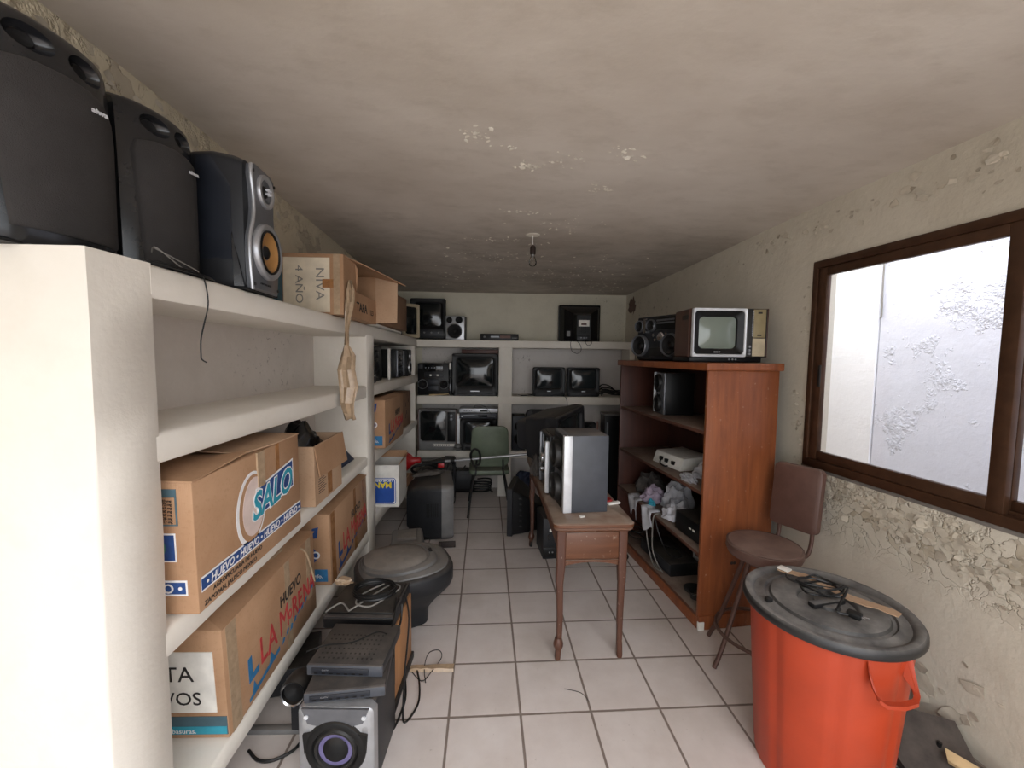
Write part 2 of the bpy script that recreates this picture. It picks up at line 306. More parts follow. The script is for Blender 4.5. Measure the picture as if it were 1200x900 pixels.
def struct(o): o['kind'] = 'structure'; return o
def XZ(x, y, z, rx=0, ry=0, rz=0):
    return Matrix.Translation((x, y, z)) @ Matrix.Rotation(rz, 4, 'Z') @ Matrix.Rotation(ry, 4, 'Y') @ Matrix.Rotation(rx, 4, 'X')
FRONT = Matrix.Rotation(PI/2, 4, 'X')      # turns a lathe's +z towards -y

# ================================================================ SETTING
XL, YB, YF = -1.31, 5.0, -0.42
RA, RB = 2.0, 0.10
XR = lambda y: RA - RB*y
def interp(t, pts):
    if t <= pts[0][0]: return pts[0][1]
    for (a, va), (b, vb) in zip(pts, pts[1:]):
        if t <= b: return va + (vb-va)*(t-a)/(b-a)
    return pts[-1][1]
ZL = [(-1, 2.61), (1.3, 2.592), (1.85, 2.578), (2.36, 2.546), (3.57, 2.478), (5.0, 2.352)]
ZR = [(-1, 2.50), (1.47, 2.485), (2.36, 2.466), (3.385, 2.416), (5.0, 2.345)]
def ceil_z(x, y):
    t = (x - XL) / (XR(y) - XL); return interp(y, ZL)*(1-t) + interp(y, ZR)*t
struct(MB().box(XL-.2, 2.3, YF-.1, YB+.2, -.12, 0).build('floor', 'floor_tiles'))
b = MB(); N = 40
top = [(XL-.1 + (XR(y)+.2-XL)*i/20, y) for y in [YF-.1 + (YB+.15-YF+.1)*j/N for j in range(N+1)] for i in range(21)]
vs = [(x, y, ceil_z(x, y)) for x, y in top] + [(x, y, 2.85) for x, y in top]; n1 = len(top)
fs = [(j*21+i, (j+1)*21+i, (j+1)*21+i+1, j*21+i+1) for j in range(N) for i in range(20)]
fs += [tuple(n1+q for q in reversed(f)) for f in fs]
b.add(vs, fs); struct(b.build('ceiling', 'ceiling_paint'))
struct(MB().box(XL-.2, XL, YF-.1, YB+.2, 0, 2.75).build('wall_left', 'left_wall_paint'))
struct(MB().box(XL-.2, 2.2, YB, YB+.2, 0, 2.75).build('wall_back', 'back_wall_paint'))
# front wall behind the camera with its wide doorway
b = MB(); b.box(XL-.2, -1.2, YF-.12, YF, 0, 2.75); b.box(1.70, 2.3, YF-.12, YF, 0, 2.75); b.box(-1.2, 1.70, YF-.12, YF, 2.38, 2.75)
struct(b.build('wall_front', 'wall_paint'))
# right wall, slightly splayed, with the window opening; local y runs along the wall, +x outwards
RZ = math.atan(RB); K = math.sqrt(1 + RB*RB)
wy = lambda y: y * K
WY0, WY1, WZ0, WZ1 = wy(0.50), wy(2.335), 1.005, 2.155
b = MB(); TH = 0.14
b.box(0, TH, wy(YF-.1), WY0, 0, 2.75); b.box(0, TH, WY1, wy(YB+.2), 0, 2.75); b.box(0, TH, WY0, WY1, 0, WZ0); b.box(0, TH, WY0, WY1, WZ1, 2.75)
struct(b.build('wall_right', 'right_wall_paint', None, (RA, 0, 0), (0, 0, RZ)))
b = MB()
yy = wy(YF)
while yy < wy(2.30):
    b.box(-.012, .002, yy+.002, min(yy+.318, wy(2.30)), 0, .075, .002); yy += .32
struct(b.build('baseboard_right', 'baseboard_tile', None, (RA, 0, 0), (0, 0, RZ)))
# window: outer frame, two sliding sashes with panes
win = struct(MB().box(-.012, .075, WY0, WY1, WZ0, WZ0+.045, .003).box(-.012, .075, WY0, WY1, WZ1-.04, WZ1, .003).box(-.012, .075, WY0, WY0+.03, WZ0+.04, WZ1-.035, .003)
             .box(-.012, .075, WY1-.03, WY1, WZ0+.04, WZ1-.035, .003).box(.02, .028, WY0, WY1, WZ0+.04, WZ0+.06).build('window_1', 'bronze_aluminium', None, (RA, 0, 0), (0, 0, RZ)))
def sash(y0, y1, x0, x1, nm):
    z0, z1 = WZ0+.045, WZ1-.04; s_ = .052
    f = MB().box(x0, x1, y0, y0+s_, z0, z1, .003).box(x0, x1, y1-s_, y1, z0, z1, .003).box(x0, x1, y0+s_, y1-s_, z0, z0+.05, .003).box(x0, x1, y0+s_, y1-s_, z1-.045, z1, .003).build(nm, 'bronze_aluminium', win)
    MB().box((x0+x1)/2-.002, (x0+x1)/2+.002, y0+s_-.005, y1-s_+.005, z0+.045, z1-.04).build('pane', 'window_glass', f)
    return f
s1 = sash(wy(1.445), WY1-.032, -.004, .026, 'sliding_sash'); s2 = sash(WY0+.03, wy(1.50), .034, .064, 'sliding_sash')
MB().box(-.012, -.002, WY1-.085, WY1-.068, 1.46, 1.58, .004).build('sash_pull', 'dark_metal', s1)
# sill ledge of rough mortar and narrow light well outside
struct(MB().box(-.004, .06, WY0-.02, WY1+.015, WZ0-.02, WZ0+.004, .006).build('trim_1', 'dust_grey', None, (RA, 0, 0), (0, 0, RZ)))
struct(MB().box(.95, 1.1, wy(-1.2), wy(2.78), -.1, 2.8).build('wall_outside', 'outer_plaster_old', None, (RA, 0, 0), (0, 0, RZ)))
struct(MB().box(.94, 1.1, wy(2.79), wy(5.6), -.1, 2.8).build('wall_outside_newer', 'outer_plaster', None, (RA, 0, 0), (0, 0, RZ)))
struct(MB().box(2.05, 3.4, -1.5, 5.6, -.14, -.02).build('floor_outside', 'baseboard_tile'))
struct(MB().box(-6, 6, -9, YF-.1, -.14, -.02).build('ground_outside', 'floor_tiles'))

o = MB().tube([(0.936, wy(2.76), 2.75), (0.934, wy(2.77), 2.2), (0.936, wy(2.765), 1.95), (0.934, wy(2.77), 1.90)], .006, 6, 6).build('outdoor_wire', 'cable_grey', None, (RA, 0, 0), (0, 0, RZ)); tag(o, 'thin grey wire hanging down the outdoor wall beyond the window', 'wire')

# ================================================================ GENERIC BUILDERS
def ring_driver(root, x, z, r, y=0.0, ring='dark_metal', cone='cone_paper', cap='rubber', name='woofer', depth=0.012, rr=0.14, caps=0.36, caplabel=None, conelabel=None, sub=True):
    """a round speaker driver on a face at y, looking towards -y: rim, dished cone, dust cap"""
    m = XZ(x, y, z) @ FRONT
    w_ = MB().lathe([(r, -.004), (r, depth*.7), (r*.97, depth), (r*(1-rr*.5), depth*1.1), (r*(1-rr), depth*.75), (r*(1-rr), .002)], 36, m).build(name, ring, root, ang=50)
    p = w_ if sub else root
    MB().lathe([(r*(1-rr), depth*.6), (r*(.9-rr), depth*.8), (r*(.84-rr), depth*.55), (r*caps, .0012), (r*caps*.9, .001)], 36, m, False, True).build('cone', cone, p, ang=60, label=conelabel)
    MB().lathe([(r*caps, .001), (r*caps*.85, r*caps*.32), (r*caps*.5, r*caps*.5), (0.0005, r*caps*.56)], 24, m, False, True).build('dust_cap', cap, p, ang=60, label=caplabel)
    return w_
def crt(root, W, H, D, case='black_plastic', glass='tv_glass', sw=None, sh=None, scx=0.0, scz=None, bez=0.05, bw=0.62, bh=0.6, bcz=None, r=0.02, bulge=0.022, bezel=None, bump_r=0.014, frame_d=None, inset=0.012):
    """picture-tube television: bezel rim, tapering back, bulging screen"""
    sw = sw or W-2*bez; sh = sh or H-2*bez; scz = H/2 if scz is None else scz; fd = frame_d or min(.11, D*.3); bcz = H*.5 if bcz is None else bcz
    b = MB(); n = 5
    R = lambda y, w_, h_, r_, cx, cz: [(x, y, z) for x, z in rrect(w_, h_, r_, n, cx, cz)]
    b.loft([R(.03, sw-.01, sh-.01, .03, scx, scz), R(inset*.5, sw, sh, .03, scx, scz), R(.001, sw+.012, sh+.012, .032, scx, scz), R(0, W-.012, H-.012, r, 0, H/2), R(.006, W, H, r, 0, H/2), R(fd, W, H, r, 0, H/2)], False, False)
    c = b.build('front_frame', bezel or case, root, ang=40)
    b = MB(); b.loft([R(fd-.004, W-.004, H-.004, r, 0, H/2), R(fd+.02, W*.96, H*.95, r, 0, H/2), R(fd+(D-fd)*.62, W*(bw+.18), H*(bh+.2), .03, 0, (H/2+bcz)/2), R(fd+(D-fd)*.70, W*bw, H*bh, .03, 0, bcz), R(D-.01, W*bw*.94, H*bh*.94, .03, 0, bcz), R(D, W*bw*.86, H*bh*.86, .03, 0, bcz)], False, True)
    bk = b.build('back_cover', case, root, ang=30)
    b = MB(); q = .001
    b.grid(14, 12, lambda u, v: (scx+(u-.5)*(sw+q), inset+.010-bulge*(1-abs(2*u-1)**2.4)*(1-abs(2*v-1)**2.4), scz+(v-.5)*(sh+q)))
    sc = b.build('screen', glass, root, ang=60)
    return c, bk, sc
def carve(ob, cutter):
    c = cutter.build('cutter', 'rubber', ob.parent); md = ob.modifiers.new('cut', 'BOOLEAN'); md.operation = 'DIFFERENCE'; md.object = c; md.solver = 'EXACT'
    bpy.context.view_layer.update()
    me = bpy.data.meshes.new_from_object(ob.evaluated_get(bpy.context.evaluated_depsgraph_get())); ob.modifiers.clear()
    old = ob.data; ob.data = me; bpy.data.meshes.remove(old); bpy.data.objects.remove(c)
    for p in me.polygons: p.use_smooth = True
    me.set_sharp_from_angle(angle=math.radians(40))
def feet(root, xs, ys, mat='rubber', r=.012, h=.01):
    pass
def box_shell(root, W, D, H, mat='cardboard', th=.006, closed=True, name='box_body', lid_gap=0.0, wob=.0005, seed=1):
    """cardboard carton, origin at the middle of its base; open cartons have real walls and a floor"""
    g = random.Random(seed); j = lambda: g.uniform(-wob, wob)
    b = MB(); x, y = W/2, D/2
    if closed:
        lo = [(-x+j(), -y+j(), 0), (x+j(), -y+j(), 0), (x+j(), y+j(), 0), (-x+j(), y+j(), 0)]; hi = [(-x+j(), -y+j(), H+j()), (x+j(), -y+j(), H+j()), (x+j(), y+j(), H+j()), (-x+j(), y+j(), H+j())]
        b.hexa(lo+hi, .006, 2)
    else:
        b.box(-x, x, -y, y, 0, th); b.box(-x, -x+th, -y, y, th, H); b.box(x-th, x, -y, y, th, H); b.box(-x+th, x-th, -y, -y+th, th, H); b.box(-x+th, x-th, y-th, y, th, H)
    return b.build(name, mat, root)
def slab(pts, t=.005):
    """thin sheet through an ordered outline, given thickness along its normal"""
    P = [Vector(p) for p in pts]; nrm = (P[1]-P[0]).cross(P[2]-P[0]).normalized()*t
    return MB().loft([P, [p+nrm for p in P]])
FX = dict(xd=(0, 1, 0), yd=(0, 0, 1))          # lettering on a +x face
FY = dict(xd=(1, 0, 0), yd=(0, 0, 1))          # lettering on a -y face
def rag(name, mat, loc, sx, sy, sz, label, cat, group=None, seed=1, rough=.35, n=26, parent=None, rz=0):
    """crumpled cloth or bag: a folded, dented dome resting on its base"""
    g = random.Random(seed); ks = [(Vector((g.gauss(0, 1), g.gauss(0, 1), g.gauss(0, 1))).normalized(), g.uniform(2.2, 6.5), g.uniform(0, 6.28)) for _ in range(7)]
    def fn(u, v):
        a = u*2*PI; e = (v*1.0) * PI/2; d = Vector((math.cos(a)*math.cos(e), math.sin(a)*math.cos(e), math.sin(e)))
        q = sum((1-abs(math.sin(d.dot(k)*f+p)))**1.4 for k, f, p in ks)/len(ks); m_ = 1 - rough*.8 + rough*1.7*q
        return (d.x*sx*m_, d.y*sy*m_, max(0, d.z*sz*m_))
    b = MB(); b.grid(n*2, n, fn); o = b.build(name, mat, parent, loc, (0, 0, rz), 28)
    return tag(o, label, cat, group) if label else o

# ================================================================ BUILT-IN SHELVING
XF = -0.938
ZTOP = lambda y: 1.866 - 0.0162*y
ZTOPB = lambda y: 1.777 - 0.0163*y
Z3 = lambda y: .788 + .0325*y
Z4 = lambda y: .165 + .061*y
t = thing('masonry_shelving', 'long cream plastered masonry shelving built along the left wall', 'shelving', (XL, 2.9, 0))
def sl(y0, y1, zt, zb, x0=XL-.01, x1=XF, name='shelf', n=14, bow=.002, par=t, seed=3):
    g = random.Random(seed); b = MB(); rings = []
    for i in range(n+1):
        y = y0+(y1-y0)*i/n; dz = g.uniform(-bow, bow); dx = g.uniform(-bow, bow)*.6
        sec = [(x0, zb(y)), (x1+dx-.006, zb(y)+dz), (x1+dx, zb(y)+.008+dz), (x1+dx, zt(y)-.010+dz), (x1+dx-.01, zt(y)+dz), (x0, zt(y))]
        rings.append([(x-XL, y-2.9, z) for x, z in sec])
    b.loft(rings); return b.build(name, 'shelf_plaster', par, ang=50)
def post(y0, y1, z0, z1, x0=XL-.01, x1=XF, par=t, name='post', lean=0.0, ox=XL, oy=2.9, seed=1):
    g = random.Random(seed); b = MB(); rings = []; n = 10
    for i in range(n+1):
        z = z0+(z1-z0)*i/n; e = lambda: g.uniform(-.0025, .0025)
        rings.append([(x0-ox, y0-oy, z), (x1-ox-.006+e(), y0-oy+e(), z), (x1-ox, y0-oy+.006+e(), z), (x1-ox, y1-oy-.006+e(), z), (x1-ox-.006, y1-oy+e(), z), (x0-ox, y1-oy, z)])
    b.loft(rings); return b.build(name, 'shelf_plaster', par, ang=50)
post(.975, 1.162, 0, 1.848, name='end_panel', seed=2); post(2.932, 3.10, 0, 1.745, x1=XF+.004); post(4.60, 4.675, 0, 1.72, x1=XF-.004)
sl(1.155, 4.99, ZTOP, ZTOPB, x1=XF+.0005, name='top_slab')
sl(1.15, 4.99, lambda y: 1.391-.002*(y-1), lambda y: 1.305-.001*(y-1)); sl(1.15, 2.94, Z3, lambda y: .692+.043*y); sl(1.15, 2.94, Z4, lambda y: .085+.061*y)
sl(3.09, 4.99, lambda y: .892-.006*(y-3), lambda y: .795+.012*(y-3.1)); sl(3.09, 4.99, lambda y: .40, lambda y: .295)
# the wall side of the shelves is a lighter plaster panel
MB().box(.0, .012, 1.16-2.9, 2.94-2.9, .2, 1.76).box(.0, .012, 3.1-2.9, 4.99-2.9, .2, 1.7).build('back_panel', 'inner_plaster', t)
t = thing('masonry_shelving', 'cream plastered masonry shelving built across the far end wall', 'shelving', (.3, 4.67, 0))
def bx_(x0, x1, y0, y1, z0, z1, name, bev=.008): return MB().box(x0-.3, x1-.3, y0-4.67, y1-4.67, z0, z1, bev).build(name, 'shelf_plaster', t)
XBR = 1.515
bx_(XF+.004, XBR, 4.665, 4.995, 1.697, 1.779, 'top_slab'); bx_(XF+.004, XBR, 4.67, 4.995, 1.062, 1.154, 'shelf'); bx_(XF+.004, XBR, 4.67, 4.995, .446, .524, 'shelf')
bx_(-.021, .130, 4.671, 4.99, 0, 1.70, 'post'); bx_(1.455, XBR+.005, 4.672, 4.99, 0, 1.70, 'post')
MB().box(XF+.006-.3, 1.2, .315, .327, 0, 1.7).build('back_panel', 'mould_plaster', t)

# ================================================================ LEFT SHELF, TOP: SPEAKERS
def tower_speaker(label, loc, rz, W=.265, D=.22, H=.50):
    """black loudspeaker with a curved grille and two port mouths in its rounded brow"""
    r = thing('loudspeaker', label, 'speaker', loc, rz, 'black rounded loudspeakers on the top shelf')
    b = MB(); hw = W/2
    # plan section swells forward in the middle
    def sec(z, k, fwd):
        pts = []
        for i in range(13):
            u = -1 + 2*i/12; pts.append((hw*k*u, -fwd - .035*(1-u*u) + .02*(abs(u)**6), z))
        return pts + [(hw*k*.97, D*.9, z), (hw*.8*k, D, z), (-hw*.8*k, D, z), (-hw*k*.97, D*.9, z)]
    prof = [(0, .97, 0), (.008, .99, .004), (.04, 1, .006), (H*.55, 1, .004), (H*.78, 1.0, .002), (H*.92, .99, -.002), (H*.97, .97, -.010), (H*.992, .94, -.022), (H, .89, -.04)]
    b.loft([sec(z, k, f) for z, k, f in prof]); cab = b.build('cabinet', 'shiny_black', r, ang=45)
    cut = MB()
    for sx in (-1, 1):
        u = .42*sx; cut.lathe([(.0005, -.045)] + [(.045*math.sin(q*PI/10), -.045*math.cos(q*PI/10)) for q in range(1, 10)] + [(.0005, .045)], 24, XZ(hw*u, -.022-.035*(1-u*u), H*.885, 0, 0, sx*.25) @ Matrix.Diagonal((1.15, 1.25, .72, 1)))
    carve(cab, cut)
    # grille: rounded panel, rounded shoulders, following the swell
    out = [(-.74, .035), (.84, .035), (.88, H*.60), (.80, H*.70), (.60, H*.765), (.30, H*.785), (-.02, H*.79), (-.50, H*.78), (-.80, H*.755), (-.86, H*.70), (-.82, H*.4)]
    def P(u, z, o): return (hw*u, -.006 - .035*(1-u*u) + .02*abs(u)**6 - o, z)
    b = MB(); cu, cz = 0.0, H*.42; R2 = []
    for s_, o in ((1, -.004), (1, .005), (.97, .009), (.7, .0105), (.4, .0115), (.02, .012)):
        ring = []
        for i in range(len(out)):
            u0, z0 = out[i]; u1, z1 = out[(i+1) % len(out)]
            for q in range(4): ring.append(P(cu+(u0+(u1-u0)*q/4-cu)*s_, cz+(z0+(z1-z0)*q/4-cz)*s_, o))
        R2.append(ring)
    g = MB().loft(R2, False, True); g = g.build('grille', 'grille_cloth', r, ang=50)
    for sx in (-1, 1):
        u = .42*sx; MB().lathe([(.021, .0), (.019, .003), (.0165, .001), (.0005, .0002)], 22, XZ(hw*u-.004*sx, .026-.035*(1-u*u), H*.885, .1, 0, sx*.25) @ FRONT @ Matrix.Diagonal((1.15, .8, 1, 1)), False, True).build('port_hole', 'cone_paper', r)
    MB().text('aiwa', .017, P(.30, H*.69, .0135), (1, -.1, -.02), (0, 0, 1), .0008, 1.2, 0, 'LEFT', .0006).build('badge', 'pale_silver', r)
    MB().box(-hw*.9, hw*.9, -.02, D*.95, -.004, .002).build('base', 'rubber', r)
    return r
zt = ZTOP(1.1)+.005
tower_speaker('black rounded loudspeaker nearest the camera on the top shelf, cut by the photo edge', (-1.085, 1.075, zt), PI/2-.10, .30, .19, .52)
tower_speaker('black rounded loudspeaker between another black one and the silver faced speaker', (-1.085, 1.405, ZTOP(1.4)+.009), PI/2-.04, .275, .19, .505)
# silver-faced tower speaker
zs = ZTOP(1.69)+.009; r = thing('loudspeaker', 'tall black loudspeaker with silver face and yellow cone on top shelf', 'speaker', (-.945, 1.685, zs), PI/2+.09)
H = .485
side = lambda y: (.128 - .05*max(0, (y-.05)/.25))
b = MB(); rings = []
for y, hw, z1, z0 in ((.0, .118, H*.955, .0), (.03, .128, H*.975, 0), (.10, .126, H*1.0, 0), (.17, .112, H*1.0, 0), (.25, .085, H*.98, 0), (.30, .06, H*.95, 0)):
    rings.append([(x, y, z+z0) for x, z in rrect(hw*2, z1, .03, 5, 0, z1/2)])
b.loft(rings).build('cabinet', 'charcoal_plastic', r, ang=35)
b = MB(); b.loft([[(-.1285, .035, .10), (-.1285, .035, .36), (-.1275, .10, .46), (-.121, .155, .46), (-.121, .155, .10)], [(-.132, .037, .11), (-.132, .037, .35), (-.131, .10, .44), (-.1245, .15, .44), (-.1245, .15, .11)]]).build('side_panel', 'navy_panel', r)
b = MB(); b.loft([[(-.125, -.002, .005), (-.122, .03, .17), (-.128, .035, .20), (-.129, .03, .005)], [(-.132, -.002, .005), (-.128, .03, .16), (-.134, .035, .19), (-.136, .03, .005)]]).build('side_fin', 'shiny_black', r)
# silver face, waisted between tweeter and woofer
half = [(.0, .102), (.05, .110), (.12, .116), (.19, .112), (.25, .088), (.30, .078), (.36, .082), (.42, .094), (.455, .088), (.468, .06)]
out = [(w_, z) for z, w_ in half] + [(-w_, z) for z, w_ in reversed(half)]
MB().loft([[(x, .004, z) for x, z in out], [(x, -.016, z) for x, z in out], [(x*.93, -.022, .235+(z-.235)*.975) for x, z in out]]).build('face_plate', 'dark_silver', r, ang=40)
MB().tube([(-w_*1.02, -.018, z) for z, w_ in half[:-1]], .007, 8, 3).build('trim', 'silver_plastic', r)
ring_driver(r, 0, .155, .106, -.020, 'silver_plastic', 'yellow_cone', 'rubber', 'woofer', .022, .22, .24, None, 'ochre yellow cone')
MB().lathe([(.083, .0), (.083, .020), (.078, .022), (.075, .012)], 36, XZ(0, -.022, .155) @ FRONT).build('surround', 'rubber', r)
ring_driver(r, 0, .385, .062, -.020, 'silver_plastic', 'dark_silver', 'rubber', 'tweeter', .014, .3, .38)
b = MB()
for k in range(4): a = PI/4+k*PI/2; b.box(-.004, .004, -.004, .004, 0, .02, .001, 1, XZ(0, -.034, .385) @ FRONT @ Matrix.Rotation(a, 4, 'Z') @ Matrix.Translation((.010, 0, -.008)))
b.build('phase_plug', 'pale_silver', r)
for x, z in ((-.085, .435), (.085, .435), (-.095, .02), (.095, .02)): MB().cyl((x, -.019, z), (x, -.025, z), .006, None, 12).build('screw', 'dark_metal', r)
MB().text('3 WAY BASS REFLEX', .010, (-.055, -.0235, .026), (1, 0, 0), (0, 0, 1), .0004).build('lettering', 'cone_paper', r)
MB().box(-.12, .12, -.012, .28, -.004, .004).build('base', 'rubber', r)
# cable coil on the lip of the shelf
b = MB(); pts = []
g = random.Random(5)
for i in range(46):
    a = i*.62; y = 1.30+.13*math.cos(a)+.012*g.uniform(-1, 1); x = -.962+.026*math.sin(a)+.004*g.uniform(-1, 1); pts.append((x, y, ZTOP(y)+.004+.0006*i*.25))
pts += [(-.955, 1.14, ZTOP(1.14)+.02), (-.940, 1.145, ZTOP(1.14)+.004), (-.930, 1.165, 1.80), (-.928, 1.20, 1.76), (-.930, 1.215, 1.70), (-.931, 1.20, 1.65), (-.932, 1.195, 1.60), (-.93, 1.20, 1.572), (-.925, 1.213, 1.563)]
pts[-9:] = [(-.950, 1.36, ZTOP(1.36)+.012), (-.938, 1.355, ZTOP(1.355)+.004), (-.927, 1.352, 1.81), (-.924, 1.352, 1.76), (-.927, 1.335, 1.70), (-.928, 1.32, 1.65), (-.928, 1.318, 1.60), (-.927, 1.322, 1.588), (-.923, 1.335, 1.58)]
o = b.tube(pts, .0022, 6, 4).build('cable', 'cable_black'); tag(o, 'thin black cable coiled on the top shelf edge, its end hanging down', 'cable')
b = MB().tube([(-1.0, 1.24, ZTOP(1.2)+.05), (-.965, 1.215, ZTOP(1.2)+.055), (-.95, 1.3, ZTOP(1.3)+.012), (-.955, 1.36, ZTOP(1.36)+.02), (-.97, 1.33, ZTOP(1.3)+.035), (-.99, 1.24, ZTOP(1.2)+.06)], .0018, 6, 6)
tag(b.build('wire', 'cable_grey'), 'fine grey wire looping in front of the second black loudspeaker', 'wire')

# ================================================================ LEFT SHELF, TOP: CARTONS
zb = ZTOP(2.7)+.004
r = thing('cardboard_box', 'open cardboard box on top shelf marked TAPA with a note on its end', 'box', (-1.075, 2.69, zb), 0, None, (-.0162, 0, 0))
W_, D_, H_ = .385, .62, .335
b = MB(); x, y, th = W_/2, D_/2, .006
b.box(-x, x, -y, -y+th, 0, H_, .002).box(-x, x, y-th, y, 0, H_, .002).box(-x, -x+th, -y+th, y-th, 0, H_).box(-x, x, -y+th, y-th, 0, th).box(-x, x-.0, -y+th, y-th, H_-th, H_)
b.box(x-th, x, -y+th, y-th, th, .16).box(x-th, x, -y+th, -y+.20, .16, H_-th)
b.build('box_body', 'cardboard', r)
slab([(x, -y+.02, H_-.004), (x, y, H_-.004), (x+.20, y+.03, H_-.055), (x+.10, -y+.25, H_-.03)], .005).build('flap', 'cardboard', r)
slab([(x-.002, y-.006, .01), (x+.15, y-.02, .012), (x+.155, y-.02, H_-.03), (x-.002, y-.006, H_-.01)], .005).build('flap', 'cardboard_pale', r)
slab([(x+.001, -y+.20, .162), (x+.012, -y+.20, .20), (x+.014, -y+.19, H_-.04), (x+.001, -y+.19, H_-.01)], .004).build('flap', 'cardboard', r)
MB().box(-x+.055, x-.075, -y-.0022, -y, .012, H_-.022).build('note', 'note_paper', r)
MB().text('NIVA', .066, (x-.150, -y-.0026, H_-.075), (0, 0, -1), (1, 0, 0), .0004, 1.2).build('handwriting', 'cable_grey', r); MB().text('4 AÑO', .058, (x-.262, -y-.0026, H_-.065), (0, 0, -1), (1, 0, 0), .0004, 1.2).build('handwriting', 'cable_grey', r)
MB().box(-x-.004, -x+.050, -y-.006, -y+.002, .0, H_).build('end_strip', 'ink_slate', r, label='dark slate green printed strip')
MB().box(x-.115, x-.055, -y-.0042, -y-.002, H_*.44, H_*.58).build('tape', 'tape_brown', r); MB().box(x-.055, x-.02, -y-.0015, -y, 0, H_).build('tape', 'clear_tape', r)
b = MB().text('TAPA', .075, (x+.0006, -.10, .05), shear=0, sx=1.1, bold=.0015, **FX); b.text('123', .05, (x+.0006, .16, .05), **FX); b.build('lettering', 'ink_black', r)
# strip of old parcel tape hanging off the carton
b = MB(); P = [(-.872, 2.42, 2.03, .012), (-.868, 2.41, 1.97, .024), (-.868, 2.40, 1.90, .022), (-.874, 2.395, 1.83, .016), (-.88, 2.39, 1.74, .014), (-.885, 2.392, 1.66, .018), (-.875, 2.39, 1.60, .04), (-.885, 2.385, 1.52, .046), (-.875, 2.39, 1.42, .05), (-.882, 2.385, 1.33, .042), (-.878, 2.39, 1.27, .036), (-.87, 2.395, 1.235, .03)]
g = random.Random(3); rings = []
for i, (px, py, pz, hw) in enumerate(P):
    rings.append([(px + hw*u*1.0 + .002*g.uniform(-1, 1), py + .012*math.sin(u*5+i*1.3)+.004*g.uniform(-1, 1), pz + .004*g.uniform(-1, 1)) for u in (-1, -.6, -.2, .2, .6, 1)])
b.loft(rings, False, False, False); o = b.build('parcel_tape', 'clear_tape', None, ang=25, recalc=False); md = o.modifiers.new('t', 'SOLIDIFY'); md.thickness = .001
o.location = (.012, 0, 0); tag(o, 'crumpled strip of clear brown parcel tape dangling from the box marked TAPA', 'tape')
tag(slab([(-.96, 3.02, ZTOP(3)+.003), (-.90, 3.02, ZTOP(3)+.003), (-.92, 3.9, ZTOP(3.9)+.003), (-.97, 3.9, ZTOP(3.9)+.003)], .012).build('foam_board', 'paper_white'), 'flat white board lying at top shelf edge under the brown boxes', 'board')
r = thing('cardboard_box', 'dark brown closed cardboard box behind the open box on the top shelf', 'box', (-1.055, 3.70, ZTOP(3.7)+.024), -.04)
box_shell(r, .30, .62, .30, 'cardboard_dark', seed=4); MB().box(-.151, .151, -.03, .03, .3, .3015).build('tape', 'tape_brown', r)

# ================================================================ LEFT SHELF: EGG CARTONS
# carton with blue bands
r = thing('cardboard_box', 'large egg carton with a white egg and teal SALO lettering', 'box', (-1.073, 1.527, Z3(1.527)+.006), 0, None, (.0325, 0, 0))
W_, D_, H_ = .375, .632, .405; x, y = W_/2, D_/2
box_shell(r, W_, D_, H_, 'cardboard', seed=2)
slab([(-x, -y, H_+.004), (x+.004, -y-.002, H_-.001), (x-.01, -.02, H_+.012), (x-.11, -.10, H_+.010), (-x, -.05, H_+.03)], .005).build('flap', 'cardboard', r)
slab([(-x, .0, H_+.012), (x-.02, -.04, H_+.006), (x+.008, y*.4, H_+.004), (x+.004, y, H_-.001), (-x, y, H_+.004)], .005).build('flap', 'cardboard_pale', r)
MB().tube([(-x+.04, -y+.03, H_+.03), (-x+.10, -.02, H_+.04), (-x+.12, .18, H_+.035), (-x+.10, y-.02, H_+.025)], .012, 8, 4).build('flap_edge', 'cardboard_dark', r)
e = .0008
def oval(cy, cz, a, c, tilt=0, n=40): return [(cy + a*math.cos(q)*math.cos(tilt) - c*math.sin(q)*math.sin(tilt), cz + a*math.cos(q)*math.sin(tilt)+c*math.sin(q)*math.cos(tilt)) for q in [2*PI*i/n for i in range(n)]]
def decal_x(poly, x0, t=.0008): return MB().loft([[(x0, p, q) for p, q in poly], [(x0+t, p, q) for p, q in poly]])
yy = lambda Y: Y - 1.527
decal_x([(-y+.012, .062), (y-.004, .062), (y-.004, .108), (-y+.012, .108)], x+.0005).build('printed_border', 'ink_white', r); decal_x([(-y+.012, .068), (y-.004, .068), (y-.004, .102), (-y+.012, .102)], x+.0012).build('printed_band', 'ink_navy', r)
MB().text('• HUEVO • HUEVO • HUEVO • HUEVO •', .036, (x+.002, -y+.03, .072), shear=.2, sx=.93, bold=.0006, **FX).build('lettering', 'ink_white', r)
MB().text('AGROPECUARIA DE HUEVO', .021, (x+.001, -y+.06, .040), shear=.1, **FX).build('small_lettering', 'ink_black', r); MB().text('ZAPOPAN, JALISCO MEXICO', .021, (x+.001, -y+.02, .014), shear=.1, **FX).build('small_lettering', 'ink_black', r)
decal_x(oval(-.04, .215, .088, .132, -.15), x+.0005).build('egg_outline', 'ink_white', r); decal_x(oval(-.036, .216, .077, .119, -.15), x+.0012).build('egg_ring', 'cardboard', r); decal_x(oval(-.028, .218, .066, .105, -.15), x+.0019).build('egg', 'ink_pink', r)
decal_x([(-.015, .165), (.255, .195), (.255, .315), (-.015, .275)], x+.0026).build('logo_border', 'ink_white', r); decal_x([(-.008, .172), (.248, .201), (.248, .307), (-.008, .269)], x+.0033).build('logo_panel', 'ink_navy', r)
